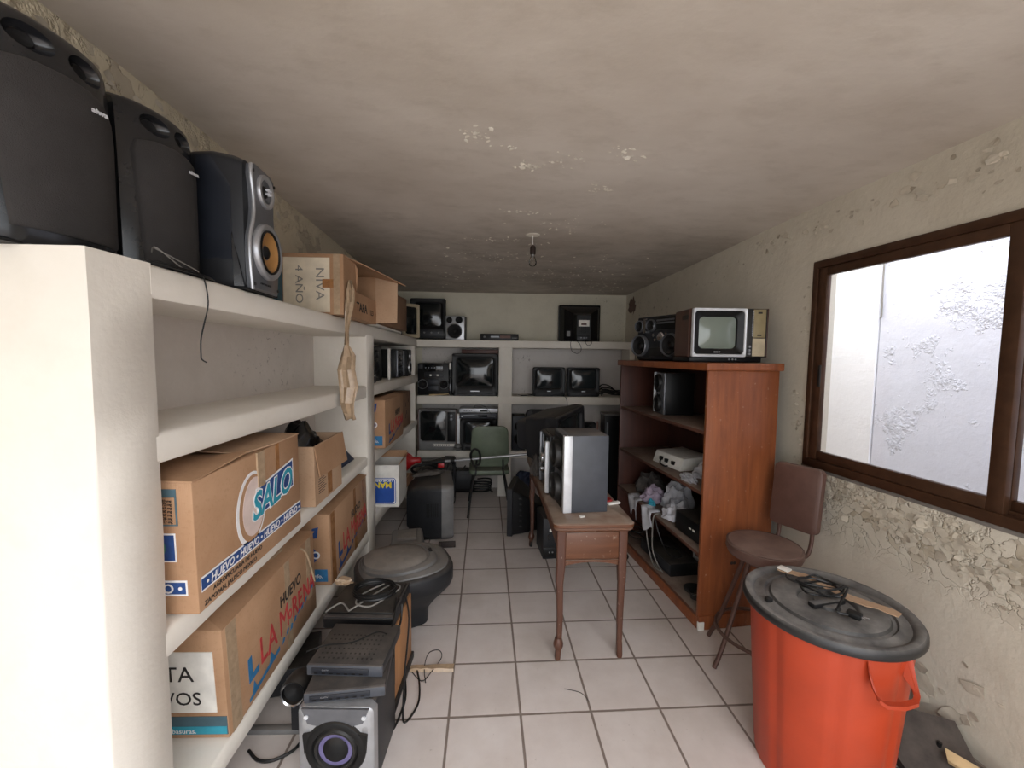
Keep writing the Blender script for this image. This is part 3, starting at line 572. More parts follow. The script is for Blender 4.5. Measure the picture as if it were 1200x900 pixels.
MB().text('SALO', .135, (x+.0042, -.045, .165), (0, 1, .10), (0, .0, 1), .0006, .86, .22, 'LEFT', .008).build('lettering', 'ink_white', r); MB().text('SALO', .135, (x+.0052, -.045, .165), (0, 1, .10), (0, 0, 1), .0006, .86, .22, 'LEFT', .003).build('lettering', 'ink_teal', r)
MB().box(x-.002, x+.0058, .0, .045, H_-.13, H_).build('tape', 'clear_tape', r); MB().box(x, x+.0012, .13, .155, H_-.15, H_).build('tape', 'tape_brown', r)
def dy(x0, x1, z0, z1, o=.0008): return MB().box(x0, x1, -y-o, -y+.001, z0, z1)
dy(-.10, x-.045, .275, .385, .0015).build('printed_border', 'ink_slate', r); dy(-.095, x-.05, .28, .36, .0022).build('printed_table', 'cardboard', r)
b = MB()
for i in range(7): b.text('%d mg' % (83-i*11), .011, (x-.085, -y-.003, .347-i*.0105), **FY)
b.build('small_lettering', 'ink_black', r)
dy(-.05, x-.055, .165, .252, .0015).build('printed_border', 'ink_white', r); dy(-.046, x-.059, .170, .247, .0022).build('printed_panel', 'ink_navy', r)
MB().lathe([(.034, 0), (.001, .001)], 28, XZ(.07, -y-.0022, .209) @ FRONT, False, True).build('printed_disc', 'ink_green', r); MB().text('O', .04, (.066, -y-.0034, .194), **FY).build('lettering', 'ink_teal', r)
dy(-.12, x-.03, .060, .108, .0015).build('printed_border', 'ink_white', r); dy(-.12, x-.035, .066, .102, .0022).build('printed_band', 'ink_navy', r); MB().text('HUEVO •', .040, (-.015, -y-.003, .070), bold=.0006, **FY).build('lettering', 'ink_white', r)
# plain carton behind, with a black bag on top
r = thing('cardboard_box', 'small plain cardboard box with a drooping flap, behind the SALO carton', 'box', (-1.045, 2.19, Z3(2.19)+.006), 0, None, (.0325, 0, 0))
x, y, H_ = .145, .17, .30; box_shell(r, .29, .34, H_, 'cardboard_pale', closed=False, seed=8)
slab([(x+.001, -y+.01, H_-.005), (x+.001, y+.03, H_-.003), (x+.022, y+.035, H_-.17), (x+.020, -y+.02, H_-.155)], .005).build('flap', 'cardboard', r)
MB().box(x, x+.0012, -.02, .035, .01, .16).build('tape', 'tape_brown', r)
b = MB()
for i in range(7): b.box(x, x+.0008, -.13, -.13+.07+.01*(i % 3), .05+.012*i, .053+.012*i)
b.build('small_lettering', 'ink_black', r)
rag('plastic_bag', 'black_bag', (-1.05, 2.19, Z3(2.19)+.16), .118, .142, .25, 'crumpled black plastic bag bulging out of the small plain cardboard box', 'bag', seed=15, rough=.3)
b = MB(); b.secs([(0, .012, .10, .004), (.02, .02, .13, .006), (.26, .02, .13, .006), (.28, .012, .11, .004)], m=XZ(-1.0, 2.56, Z3(2.6)+.016, 0, -.75, 0)); tag(b.build('cushion', 'blue_cloth'), 'dark blue cloth pad leaning at the end of third shelf', 'cushion')
# morena cartons (red arched lettering)
def morena(label, loc, rot, W_, D_, H_, seed, mat='cardboard', paper=False, s=1.0, front=True, tape=True):
    r = thing('cardboard_box', label, 'box', loc, 0, None, rot); x, y = W_/2, D_/2
    box_shell(r, W_, D_, H_, mat, seed=seed)
    slab([(-x, -y, H_+.003), (x+.003, -y, H_-.001), (x+.005, y, H_-.001), (x-.07, y-.02, H_+.014), (x-.07, -y+.04, H_+.012)], .004).build('flap', mat, r)
    k = D_/.70
    MB().text('HUEVO', .070, (x+.0020, -y+.36*k, H_*.57), (0, 1, .05), (0, 0, 1), .0005, .80*k, .05, 'LEFT', .0008).build('lettering', 'ink_black', r)
    b = MB()
    for ch, u, z, h in (('L', .200, .285, .15), ('A', .255, .283, .15), ('M', .345, .290, .155), ('o', .420, .345, .085), ('R', .455, .305, .13), ('E', .510, .315, .12), ('N', .560, .325, .12), ('A', .622, .335, .125)):
        b.text(ch, h*1.08*H_/.42, (x+.0016, -y+u*k, (z*.5-.035)*H_/.42), (0, 1, .05), (0, 0, 1), .0005, .66*k, 0, 'LEFT', 0 if ch == 'M' else .0018)
    b.build('lettering', 'ink_red', r)
    u = lambda a, z: (-y+a*k, z*H_/.42); us = lambda a, z: (-y+a*k, z*.68*H_/.42)
    b = decal_x([u(.125, .095), u(.190, .100), u(.193, .127), u(.150, .122), u(.150, .20), u(.125, .195)], x+.0006)
    b.build('printed_mark', 'ink_blue' if paper else 'ink_navy', r)
    g = random.Random(seed); b = MB()
    for i in range(9):
        a0 = .36+.035*i; zz = .13+.012*i+g.uniform(-.01, .01); b.loft([[(x+.0006+q*.0006, *us(a0+da, zz+dz-.03)) for da, dz in ((0, 0), (.02, g.uniform(.0, .02)), (.028, .03), (.012, g.uniform(.02, .05)))] for q in (0, 1)])
    tower = [us(.12, .03), us(.34, .085), us(.34, .115), us(.30, .10), us(.275, .155), us(.262, .095), us(.20, .075), us(.17, .07), us(.155, .125), us(.14, .06), us(.12, .05)]
    b.loft([[(x+.0006, p, q) for p, q in tower], [(x+.0013, p, q) for p, q in tower]]); b.build('printed_scene', 'ink_blue' if paper else 'ink_navy', r)
    if tape:
        for ya, yb, za in ((.06, .105, 0), (-y+.02, -y+.075, 0), (y-.09, y-.04, .1)): MB().box(x-.001, x+.0006, ya, yb, za, H_).build('tape', 'clear_tape' if paper else 'tape_brown', r)
    return r, x, y
r, x, y = morena('egg carton with red LA MORENA lettering and a white note on its end', (-1.115, 1.752, Z4(1.752)+.006), (.061, 0, 0), .35, .70, .412, 21, 'cardboard', True)
MB().box(-.12, x-.035, -y-.0022, -y, .105, .335).build('note', 'paper_white', r); MB().text('TA', .080, (x-.205, -y-.003, .225), bold=.0, **FY).build('handwriting', 'ink_black', r); MB().text('VOS', .070, (x-.215, -y-.003, .135), **FY).build('handwriting', 'ink_black', r)
MB().box(-.12, x-.004, -y-.0016, -y+.001, .018, .088).build('printed_panel', 'ink_slate', r); MB().box(-.09, x-.006, -y-.0026, -y, .02, .05).build('printed_band', 'ink_teal', r); MB().text('basuras.', .026, (-.02, -y-.003, .024), **FY).build('lettering', 'ink_white', r)
rag('plastic_tape', 'clear_tape', (.10, .10, .405), .03, .12, .05, None, None, None, 4, .5, 16, r)
b = MB(); b.tube([(x-.01, y-.16, .41), (x+.006, y-.10, .36), (x+.008, y-.04, .20), (x+.004, y-.02, .16)], .006, 5, 5).build('loose_tape', 'clear_tape', r)
def endprint(r, x, y, H_, full=False):
    b = MB(); b.box(-x+.02, x-.02, -y-.0012, -y+.001, .022, .095).build('printed_band', 'ink_blue', r); MB().text('info.', .03, (x-.10, -y-.0018, .045), bold=.0005, **FY).build('lettering', 'ink_white', r)
    MB().lathe([(.055, .0), (.001, .0012)], 32, XZ(x-.125, -y, .175) @ FRONT, False, True).build('printed_disc', 'ink_navy', r); MB().text('O', .06, (x-.105, -y-.0022, .16), bold=.0015, **FY).build('lettering', 'ink_white', r)
    MB().prism([(x-.16, .27), (x-.07, .28), (x-.06, .345), (x-.095, .335), (x-.10, .30), (x-.15, .295)], -y-.0012, -y).build('printed_ribbon', 'ink_navy', r)
    if full: MB().lathe([(.03, 0), (.001, .001)], 18, XZ(x-.165, -y, .33) @ FRONT, False, True).build('printed_flower', 'ink_red', r)
r, x, y = morena('egg carton with red lettering on the bottom shelf behind the white noted one', (-1.115, 2.603, Z4(2.603)+.006), (.061, 0, 0), .355, .635, .415, 33, 'cardboard'); endprint(r, x, y, .4)
r, x, y = morena('egg carton with a blue disc and red print on the shelf beyond the middle post', (-1.055, 3.43, .897), (0, 0, 0), .375, .58, .365, 41, 'cardboard', tape=False); endprint(r, x, y, .36, True)
r = thing('cardboard_box', 'brown carton with torn marks tucked into shelf corner behind the blue disc carton', 'box', (-1.11, 4.07, .893), 0); box_shell(r, .35, .56, .345, 'cardboard_dark', seed=6)
g = random.Random(2); b = MB()
for i in range(9):
    a, q = g.uniform(-.25, .24), g.uniform(.04, .3); MB().loft([[(.1755+o_, a, q), (.1755+o_, a+.015, q+.01), (.1755+o_, a+.012, q+.05), (.1755+o_, a+.003, q+.045)] for o_ in (0, .0008)]).build('printed_mark', 'ink_black', r); MB().box(.10, .1765, -.281, -.26, 0, .346).build('tape', 'tape_brown', r)
# white carton turned upside down
r = thing('cardboard_box', 'white carton with upside down blue and yellow label jutting from shelf', 'box', (-1.0, 3.40, .404), .03); x, y = .20, .155
box_shell(r, .40, .31, .335, 'white_plastic', closed=False, seed=5); MB().box(-x-.0005, -x+.0, -y, y, 0, .3).build('box_side', 'cardboard', r)
slab([(x-.006, -y, .33), (x-.006, y, .33), (x+.012, y, .372), (x+.014, -y+.02, .365)], .004).build('flap', 'cardboard', r); slab([(-x, y-.006, .33), (x, y-.006, .33), (x, y+.03, .378), (-x, y+.03, .378)], .004).build('flap', 'cardboard', r)
def lab(w0, w1, z0, z1, rr, o, mat, nm): MB().loft([[(px, -y-o, pz) for px, pz in rrect(w1-w0, z1-z0, rr, 5, (w0+w1)/2, (z0+z1)/2)], [(px, -y-o-.0006, pz) for px, pz in rrect(w1-w0, z1-z0, rr, 5, (w0+w1)/2, (z0+z1)/2)]]).build(nm, mat, r)
lab(-x+.01, x-.022, .022, .235, .025, .0002, 'label_blue', 'label_border'); lab(-x+.015, x-.027, .027, .230, .022, .0009, 'ink_white', 'label_ring'); lab(-x+.02, x-.034, .034, .224, .018, .0016, 'label_blue', 'label_panel')
MB().text('MANI', .062, (x-.055, -y-.0026, .198), (-1, 0, 0), (0, 0, -1), .0005, 1.0, 0, 'LEFT', .0025).build('lettering', 'ink_yellow', r); MB().text('LECHE CREMA', .022, (x-.05, -y-.0026, .220), (-1, 0, 0), (0, 0, -1), .0005, 1.1, 0, 'LEFT', .001).build('lettering', 'ink_white', r)
r = thing('cardboard_box', 'low open brown cardboard tray behind the white carton', 'box', (-1.02, 3.86, .402), 0); box_shell(r, .30, .36, .05, 'cardboard', closed=False, seed=9); slab([(.15, -.18, .05), (.15, .18, .05), (.19, .16, .02), (.19, -.16, .02)], .004).build('flap', 'cardboard_dark', r)

# ================================================================ BAY BEYOND THE MIDDLE POST, UPPER SHELF
def hifi(root, W, D, H, case, face, faceparts):
    """flat stereo separate or player: case, face plate, then whatever sits on the face"""
    b = MB(); b.box(-W/2, W/2, .008, D, .008, H, .003); b.build('case', case, root)
    f = MB().box(-W/2, W/2, 0, .010, .006, H, .002).build('face_plate', face, root)
    for q in faceparts:
        k = q[0]
        if k == 'slot': MB().box(q[1]-q[3]/2, q[1]+q[3]/2, -.002, .004, q[2]-q[4]/2, q[2]+q[4]/2, .001, 1).build(q[6] if len(q) > 6 else 'display', q[5], root)
        elif k == 'knob': MB().lathe([(q[3], 0), (q[3]*.95, .010), (q[3]*.8, .012), (.0005, .012)], 20, XZ(q[1], 0, q[2]) @ FRONT, False, True).build('knob', q[4], root)
        elif k == 'btn':
            for i in range(q[5]):
                MB().box(q[1]+i*q[4]-q[3]/2, q[1]+i*q[4]+q[3]/2, -.003, .003, q[2]-.004, q[2]+.004, .001, 1).build('button', q[6], root)
    for sx in (-1, 1):
        for y in (.03, D-.03): MB().cyl((sx*(W/2-.03), y, 0), (sx*(W/2-.03), y, .010), .012, None, 12).build('foot', 'rubber', root)
    return root
def boxspeaker(label, loc, rz, W, D, H, case, face, drivers, group=None, rot=None, trim=None, front_cat='speaker', name='loudspeaker'):
    r = thing(name, label, front_cat, loc, rz, group, rot)
    MB().box(-W/2, W/2, .016, D, 0, H, .006).build('cabinet', case, r); MB().box(-W/2, W/2, 0, .018, 0, H, .008, 3).build('face_plate', face, r)
    if trim:
        for sx in (-1, 1): MB().box(sx*W/2-.012 if sx > 0 else -W/2-.001, W/2+.001 if sx > 0 else -W/2+.012, -.006, .03, .004, H-.004, .004).build('side_trim', trim, r)
    for d in drivers: ring_driver(r, *d)
    return r
zb = 1.391
boxspeaker('dark green grey loudspeaker with white edge in the bay behind the middle post', (-1.02, 3.44, zb-.002), PI/2, .34, .26, .285, 'charcoal_plastic', 'black_plastic', [(0, .10, .075, 0, 'dark_metal', 'cone_paper', 'rubber', 'woofer'), (0, .22, .035, 0, 'dark_metal', 'cone_paper', 'rubber', 'tweeter')])
tag(MB().box(-.02, .0, 3.62, 3.645, zb, zb+.27, .002).box(-.02, 0, 3.645, 3.648, zb, zb+.27).build('white_strip', 'white_plastic', None, (-.955, 0, .0)), 'white upright plastic strip between stereo and green grey loudspeaker', 'strip')
r = thing('stereo', 'black mini stereo with grey pillars at the far end of left shelf bay', 'stereo', (-.965, 4.05, zb-.003), PI/2)
MB().box(-.14, .14, .012, .30, .006, .27, .006).build('case', 'black_plastic', r); MB().box(-.135, .135, 0, .014, .01, .26, .004).build('face_plate', 'black_plastic', r)
for x in (-.13, .13): MB().box(x-.012, x+.012, -.006, .012, .012, .26, .004).build('pillar', 'dark_silver', r)
for z in (.04, .10, .16): MB().box(-.09, .09, -.004, .002, z, z+.035, .002).build('deck_door', 'display_glass', r)
MB().box(-.09, .09, -.003, .002, .21, .245, .002).build('display', 'tv_glass_grey', r)
for x in (-.08, -.05, .05, .08): MB().cyl((x, .002, .147), (x, -.010, .147), .008, None, 14).build('knob', 'chrome', r)
for x in (-.11, .11): MB().box(x-.02, x+.02, .03, .06, 0, .008).build('foot', 'rubber', r)
boxspeaker('slim black loudspeaker with silver rings at the corner of the left shelf bay', (-.955, 4.40, zb-.003), PI/2, .18, .26, .275, 'black_plastic', 'black_plastic', [(0, .09, .065, 0, 'silver_plastic', 'cone_paper', 'rubber', 'woofer'), (0, .21, .032, 0, 'silver_plastic', 'cone_paper', 'rubber', 'tweeter')])
r = thing('adapter_box', 'small dusty grey box lying beside the dark green grey loudspeaker', 'box', (-.965, 3.20, zb-.002), PI/2+.05); MB().box(-.07, .07, 0, .09, 0, .065, .004).build('case', 'grey_plastic', r)
for i in range(5): MB().box(-.05+i*.02, -.042+i*.02, -.002, .002, .015, .05).build('vent', 'rubber', r)
MB().box(-.03, .03, -.0025, .001, .052, .06).build('label_plate', 'white_plastic', r)

# ================================================================ FAR SHELF, TOP
zt = 1.779
r = thing('television', 'dark television behind the beige edged set in the far left corner', 'television', (-.83, 4.785, 1.793), .02)
crt(r, .40, .455, .20, 'black_plastic', 'tv_glass', .30, .26, .0, .275, bw=.7); MB().box(-.17, .17, -.003, .004, .03, .11, .003).build('control_panel', 'charcoal_plastic', r)
for i in range(4): MB().cyl((-.12+i*.08, 0, .07), (-.12+i*.08, -.008, .07), .010, None, 14).build('knob', 'grey_plastic', r)
r = thing('television', 'small television seen edge on with a beige rim, far left corner', 'television', (-.97, 4.61, 1.794), .9)
crt(r, .22, .37, .11, 'black_plastic', 'tv_glass', .17, .30, 0, .19, bezel='beige_plastic', bw=.7)
r = boxspeaker('small silver loudspeaker with two tweeters on the far top shelf', (-.515, 4.72, zt), -.04, .215, .20, .27, 'charcoal_plastic', 'silver_plastic', [(-.005, .10, .085, 0, 'chrome', 'cone_paper', 'rubber', 'woofer', .016), (-.062, .222, .034, 0, 'chrome', 'cone_paper', 'rubber', 'tweeter', .01), (.045, .225, .042, 0, 'chrome', 'cone_paper', 'rubber', 'tweeter', .01)])
r = thing('video_recorder', 'flat black disc player lying alone on the far top shelf', 'player', (-.015, 4.70, zt), 0)
hifi(r, .43, .24, .075, 'charcoal_plastic', 'black_plastic', [('slot', .065, .042, .12, .03, 'rust_metal', 'display'), ('slot', -.05, .042, .1, .02, 'display_glass', 'disc_tray'), ('knob', -.17, .04, .012, 'grey_plastic'), ('btn', .15, .03, .012, .018, 3, 'grey_plastic')])
# big set turned with its back to the room
r = thing('television', 'large dark television turned to show its back on the far top shelf', 'television', (.915, 4.80, zt), PI)
r.location = (.92, 4.965, zt)
W, H, D = .485, .43, .34; b = MB(); R = lambda y, w_, h_, cz: [(x, y, z) for x, z in rrect(w_, h_, .012, 4, 0, cz)]
b.loft([R(0, W, H, H/2), R(.07, W, H, H/2), R(.075, W*.97, H*.96, H/2)]); b.build('front_frame', 'black_plastic', r)
b = MB(); b.loft([R(.07, W*.96, H*.94, H*.49), R(.17, W*.80, H*.84, H*.45), R(.24, W*.42, H*.70, H*.38), R(D-.01, W*.34, H*.66, H*.36), R(D, W*.32, H*.62, H*.36)]); b.build('back_cover', 'black_plastic', r, ang=25)
MB().box(-.075, .075, D-.004, D+.008, .01, .065, .004).build('socket_panel', 'charcoal_plastic', r); MB().box(-.06, .06, D, D+.0015, .165, .235).build('rating_label', 'paper_white', r, label='pale paper rating label')
MB().box(-.03, .03, D, D+.003, .18, .20).build('rating_print', 'rust_metal', r)
for x in (-.03, 0, .03): MB().cyl((x, D+.007, .04), (x, D+.012, .04), .008, None, 14).build('socket', 'dark_silver', r)
for i in range(7): MB().box(-.055+.016*i, -.047+.016*i, D-.002, D+.003, .09, .15).build('vent', 'rubber', r)
MB().box(.13, .17, .205, .218, .06, .12).build('rating_label', 'grey_plastic', r)
b = MB(); b.tube([(.10, -.0, .0), (.10, 0, 0)], .003) if False else None
o = MB().tube([(.79, 4.66, zt+.015), (.78, 4.655, 1.74), (.80, 4.652, 1.67), (.86, 4.65, 1.645), (.90, 4.652, 1.68), (.89, 4.655, 1.74), (.86, 4.657, 1.775), (.85, 4.662, zt+.012)], .0035, 6, 6).build('power_cord', 'cable_black'); tag(o, 'black cord looping over the ledge below the television turned backwards', 'cord')
o = MB().tube([(.955, 4.662, zt+.012), (.95, 4.655, 1.765), (.975, 4.652, 1.735), (1.01, 4.652, 1.75), (1.02, 4.656, 1.775), (1.02, 4.664, zt+.01)], .003, 6, 6).build('power_cord', 'cable_black'); tag(o, 'smaller cord loop to the right of the long one at the backwards television', 'cord')
# ================================================================ FAR SHELF, MIDDLE ROW
zm = 1.155
r = thing('stereo', 'black stereo with round speakers in the middle left bay of the far shelf', 'stereo', (-.757, 4.70, zm), 0)
MB().box(-.175, .175, .012, .27, .0, .36, .01).build('case', 'black_plastic', r)
for x in (-.118, .118): ring_driver(r, x, .125, .055, .010, 'silver_plastic', 'cone_paper', 'rubber', 'woofer', .016)
MB().box(-.10, .11, .004, .016, .27, .345, .004).build('display_panel', 'display_glass', r); MB().box(-.10, .11, .002, .016, .20, .255, .004).build('equaliser_panel', 'charcoal_plastic', r)
for i in range(2): MB().box(-.04+.08*i, -.02+.08*i, -.002, .006, .215, .235, .002).build('button', 'paper_white', r)
for z in (.05, .12): MB().box(-.058, .058, .002, .016, z, z+.06, .004).build('cassette_door', 'navy_panel', r)
for i in range(6): MB().cyl((-.085+.034*i, .006, .31), (-.085+.034*i, -.004, .31), .007, None, 12).build('knob', 'dark_silver', r)
MB().box(-.172, -.12, .004, .016, .30, .35, .003).build('speaker_grille', 'charcoal_plastic', r)
r = thing('television', 'large black television with a dark screen in middle left bay', 'television', (-.285, 4.665, zm), 0)
crt(r, .515, .475, .30, 'black_plastic', 'tv_glass', .405, .315, 0, .265, frame_d=.1, bulge=.03); MB().box(-.05, .05, -.003, .003, .05, .058).build('badge', 'silver_plastic', r); MB().box(-.2, .2, -.002, .004, .02, .042, .002).build('control_panel', 'charcoal_plastic', r)
for sx in (-.18, .18): MB().box(sx-.03, sx+.03, .03, .1, .0005, .006).build('foot', 'rubber', r)
r = thing('wooden_tray', 'reddish brown wooden board lying on top of the large black television', 'board', (-.24, 4.70, zm+.477), .0); MB().box(-.20, .21, 0, .24, 0, .028, .004).build('board', 'cabinet_wood', r); MB().box(-.20, .21, -.004, .002, .0, .042, .003).build('edge_strip', 'cabinet_inner', r)
r = thing('desk_fan', 'small white rimmed round speaker squeezed beside the large black television', 'speaker', (-.550, 4.69, zm), 0)
r.name = 'loudspeaker'; MB().box(-.028, .0, .02, .20, 0, .38, .008).build('cabinet', 'charcoal_plastic', r)
MB().box(-.029, -.004, .008, .022, .29, .37, .003).build('tweeter_panel', 'white_plastic', r); ring_driver(r, -.014, .20, .0138, .016, 'white_plastic', 'cone_paper', 'rubber', 'woofer', .012); MB().box(-.028, -.004, .010, .022, .05, .13, .003).build('port_panel', 'dark_silver', r)
tag(MB().prism([(-.80, zm), (-.58, zm+.012), (-.58, zm+.022), (-.80, zm+.012)], 4.672, 4.70).build('wood_strip', 'bare_wood'), 'thin strip of pale wood lying in front of the black stereo', 'wood')
for lab, x, rz in (('small black television on the left of a matching pair, far right bay', .552, .02), ('small black television on the right of a matching pair, far right bay', .945, -.015)):
    r = thing('television', lab, 'television', (x, 4.69, zm), rz, 'small matching televisions in the far bay')
    crt(r, .365, .33, .29, 'black_plastic', 'tv_glass_grey', .275, .215, 0, .195, frame_d=.07, bulge=.02); MB().box(-.02, .02, -.003, .002, .055, .063).build('badge', 'silver_plastic', r); MB().box(-.15, .15, -.002, .004, .014, .040, .002).build('control_panel', 'charcoal_plastic', r)
g = random.Random(11); b = MB()
for j in range(9):
    y0, z0 = 4.70+.02*j, zm+.012+.016*(j % 6); b.tube([(1.14+.02*g.random(), y0, z0), (1.19, y0+.02*g.uniform(-1, 1), z0+.04*g.random()), (1.28, y0+.02*g.uniform(-1, 1), z0+.03*g.random()), (1.36+.06*g.random(), y0+.01, zm+.012+.05*g.random()), (1.43, y0, zm+.01+.006*j)], .007, 6, 5)
tag(b.build('cable_bundle', 'cable_black'), 'heap of thick black cables lying right of the paired televisions', 'cables')
o = MB().tube([(.60, 4.672, zm+.012), (.70, 4.668, zm+.006), (.74, 4.66, zm-.005), (.755, 4.655, 1.10), (.758, 4.655, 1.05), (.75, 4.66, 1.02)], .004, 6, 6).build('power_cord', 'cable_black'); tag(o, 'black cord hanging over the ledge below the paired small televisions', 'cord')
o = MB().tube([(.23, 4.70, zm+.006), (.30, 4.72, zm+.007), (.36, 4.70, zm+.02), (.38, 4.74, zm+.007), (.20, 4.76, zm+.006)], .005, 6, 6).build('plug', 'cable_black'); tag(o, 'short black cord end lying left of the paired small televisions', 'cord')
# ================================================================ FAR SHELF, LOWER ROW
zl = .526
r = thing('television', 'old television with wood sides and white control strip, lower left bay', 'television', (-.712, 4.70, zl), 0)
crt(r, .425, .47, .28, 'charcoal_plastic', 'tv_glass', .295, .345, -.05, .275, bezel='grey_plastic', frame_d=.09)
MB().box(.115, .205, -.004, .006, .10, .44, .003).build('control_panel', 'black_plastic', r); MB().box(.125, .195, -.007, 0, .34, .42, .003).build('tuner_panel', 'charcoal_plastic', r)
for z in (.40, .36): MB().cyl((.16, -.004, z), (.16, -.018, z), .014, None, 18).build('knob', 'dark_silver', r)
MB().box(-.05, .195, -.006, .004, .045, .075, .003).build('control_strip', 'paper_white', r)
for i in range(9): MB().box(-.04+.024*i, -.030+.024*i, -.009, -.004, .05, .07).build('button', 'grey_plastic', r)
for sx in (-1, 1): MB().box(sx*.2125-.006, sx*.2125+.006, -.002, .09, 0, .47, .003).build('side_cheek', 'tv_wood', r)
r = thing('television', 'black television under a disc player, half hidden behind the green chair', 'television', (-.245, 4.70, zl), .02)
crt(r, .42, .36, .28, 'black_plastic', 'tv_glass_grey', .30, .24, 0, .20, frame_d=.08); MB().box(-.15, .15, -.002, .004, .014, .044, .002).build('control_panel', 'charcoal_plastic', r)
r = thing('video_recorder', 'slim silver fronted disc player lying on top of half hidden television', 'player', (-.25, 4.69, zl+.363), 0)
hifi(r, .42, .24, .065, 'dark_silver', 'blue_grey', [('slot', .05, .035, .11, .022, 'display_glass', 'display'), ('slot', -.10, .042, .13, .012, 'dark_silver', 'disc_tray'), ('btn', .14, .03, .012, .02, 3, 'chrome'), ('knob', -.18, .03, .010, 'silver_plastic')])
r = thing('cable_box', 'thin bright silver receiver stacked on the slim disc player', 'receiver', (-.245, 4.70, zl+.430), .0)
hifi(r, .44, .22, .05, 'pale_silver', 'pale_silver', [('slot', .06, .026, .09, .016, 'display_glass', 'display'), ('btn', -.16, .026, .012, .02, 5, 'dark_silver')])
o = MB().tube([(-.30, 4.70, zl+.49), (-.27, 4.685, zl+.52), (-.18, 4.682, zl+.51), (-.12, 4.675, zl+.45), (-.09, 4.672, zl+.40)], .0025, 6, 6).build('wire', 'cable_black'); tag(o, 'thin wire curling in front of stacked silver receivers at far shelf', 'wire')
r = thing('plastic_board', 'tall white plastic board standing between two lower televisions', 'board', (-.475, 4.72, zl), 0); MB().box(-.018, .018, 0, .2, 0, .42, .003).build('panel', 'white_plastic', r); MB().box(-.012, .012, -.003, .002, .03, .39).build('front_lip', 'pale_silver', r)
r = thing('microphone_head', 'round grey ball lying on the ledge beside half hidden television', 'ball', (-.475, 4.685, zl), 0); MB().lathe([(.0005, .0), (.03, .006), (.045, .03), (.045, .05), (.032, .074), (.0005, .083)], 24).build('ball', 'grey_plastic', r); MB().lathe([(.0455, .036), (.048, .04), (.0455, .044)], 24).build('band', 'dark_metal', r)
r = boxspeaker('tall black loudspeaker in lower right bay beside the masonry post', (.215, 4.71, zl), 0, .15, .22, .40, 'black_plastic', 'navy_panel', [(0, .13, .058, 0, 'dark_metal', 'cone_paper', 'rubber', 'woofer'), (0, .28, .05, 0, 'dark_metal', 'cone_paper', 'rubber', 'woofer')])
r = thing('television', 'dark rounded television turned away in the lower right bay', 'television', (.52, 4.72, zl), .05)
crt(r, .44, .47, .24, 'charcoal_plastic', 'charcoal_plastic', .3, .3, 0, .25, r=.06); MB().box(-.06, .06, -.012, .0, .30, .36, .004).build('socket_panel', 'black_plastic', r)
r = thing('television', 'black square television at the right of lower right bay', 'television', (.93, 4.71, zl), 0)
crt(r, .34, .33, .25, 'black_plastic', 'tv_glass', .25, .22, 0, .19); MB().box(-.12, .12, -.002, .003, .014, .04).build('control_panel', 'charcoal_plastic', r)
r = thing('black_cabinet', 'tall narrow black stand beside the wooden cabinet at far wall', 'stand', (1.24, 4.45, 0), 0)
MB().box(-.10, .10, 0, .02, .02, .97, .003).build('door', 'black_plastic', r); MB().box(-.10, -.085, .02, .2, 0, .97, .002).build('side_panel', 'black_plastic', r); MB().box(.085, .10, .02, .2, 0, .97, .002).build('side_panel', 'black_plastic', r); MB().box(-.105, .105, -.005, .21, .97, .99, .003).build('top', 'grey_plastic', r); MB().box(-.08, -.06, -.006, .002, .1, .9, .002).build('handle', 'dark_silver', r)

# ================================================================ FLOOR, LEFT OF THE AISLE
# green office-style chair
r = thing('side_chair', 'green vinyl chair with thin metal legs at the far shelf', 'chair', (-.11, 4.28, 0), PI + .06)
b = MB(); b.loft([[(x, y, z) for x, y in rrect(w_, d_, .06, 6, 0, 0)] for w_, d_, z in ((.36, .36, .415), (.40, .40, .425), (.41, .41, .445), (.40, .40, .462), (.34, .34, .470))]); b.build('seat', 'green_vinyl', r)
b = MB(); rings = []
for k, (sc_, o_) in enumerate(((.90, .0), (.98, .006), (1, .016), (.98, .030), (.86, .042))):
    rings.append([(x*sc_, .175+.055*((z-.50)/.4)-o_+.03*(1-(x/.2)**2)*.6, .70+(z-.70)*sc_) for x, z in [(px*(1.0-.10*((pz-.50)/.42)), pz) for px, pz in rrect(.395, .42, .07, 6, 0, .71)]])
b.loft(rings); b.build('backrest', 'green_vinyl', r)
for sx in (-1, 1):
    MB().tube([(sx*.15, -.16, .42), (sx*.185, -.20, .2), (sx*.215, -.235, .008)], .010, 8, 5).build('leg', 'dark_metal', r)
    MB().tube([(sx*.15, .14, .42), (sx*.19, .21, .2), (sx*.215, .255, .008)], .010, 8, 5).build('leg', 'dark_metal', r)
    MB().tube([(sx*.14, .10, .412), (sx*.14, .20, .42), (sx*.135, .205, .48), (sx*.13, .215, .58)], .009, 8, 5).build('back_bracket', 'dark_metal', r)
MB().box(-.16, .16, -.17, .15, .400, .416, .004).build('seat_frame', 'dark_metal', r)
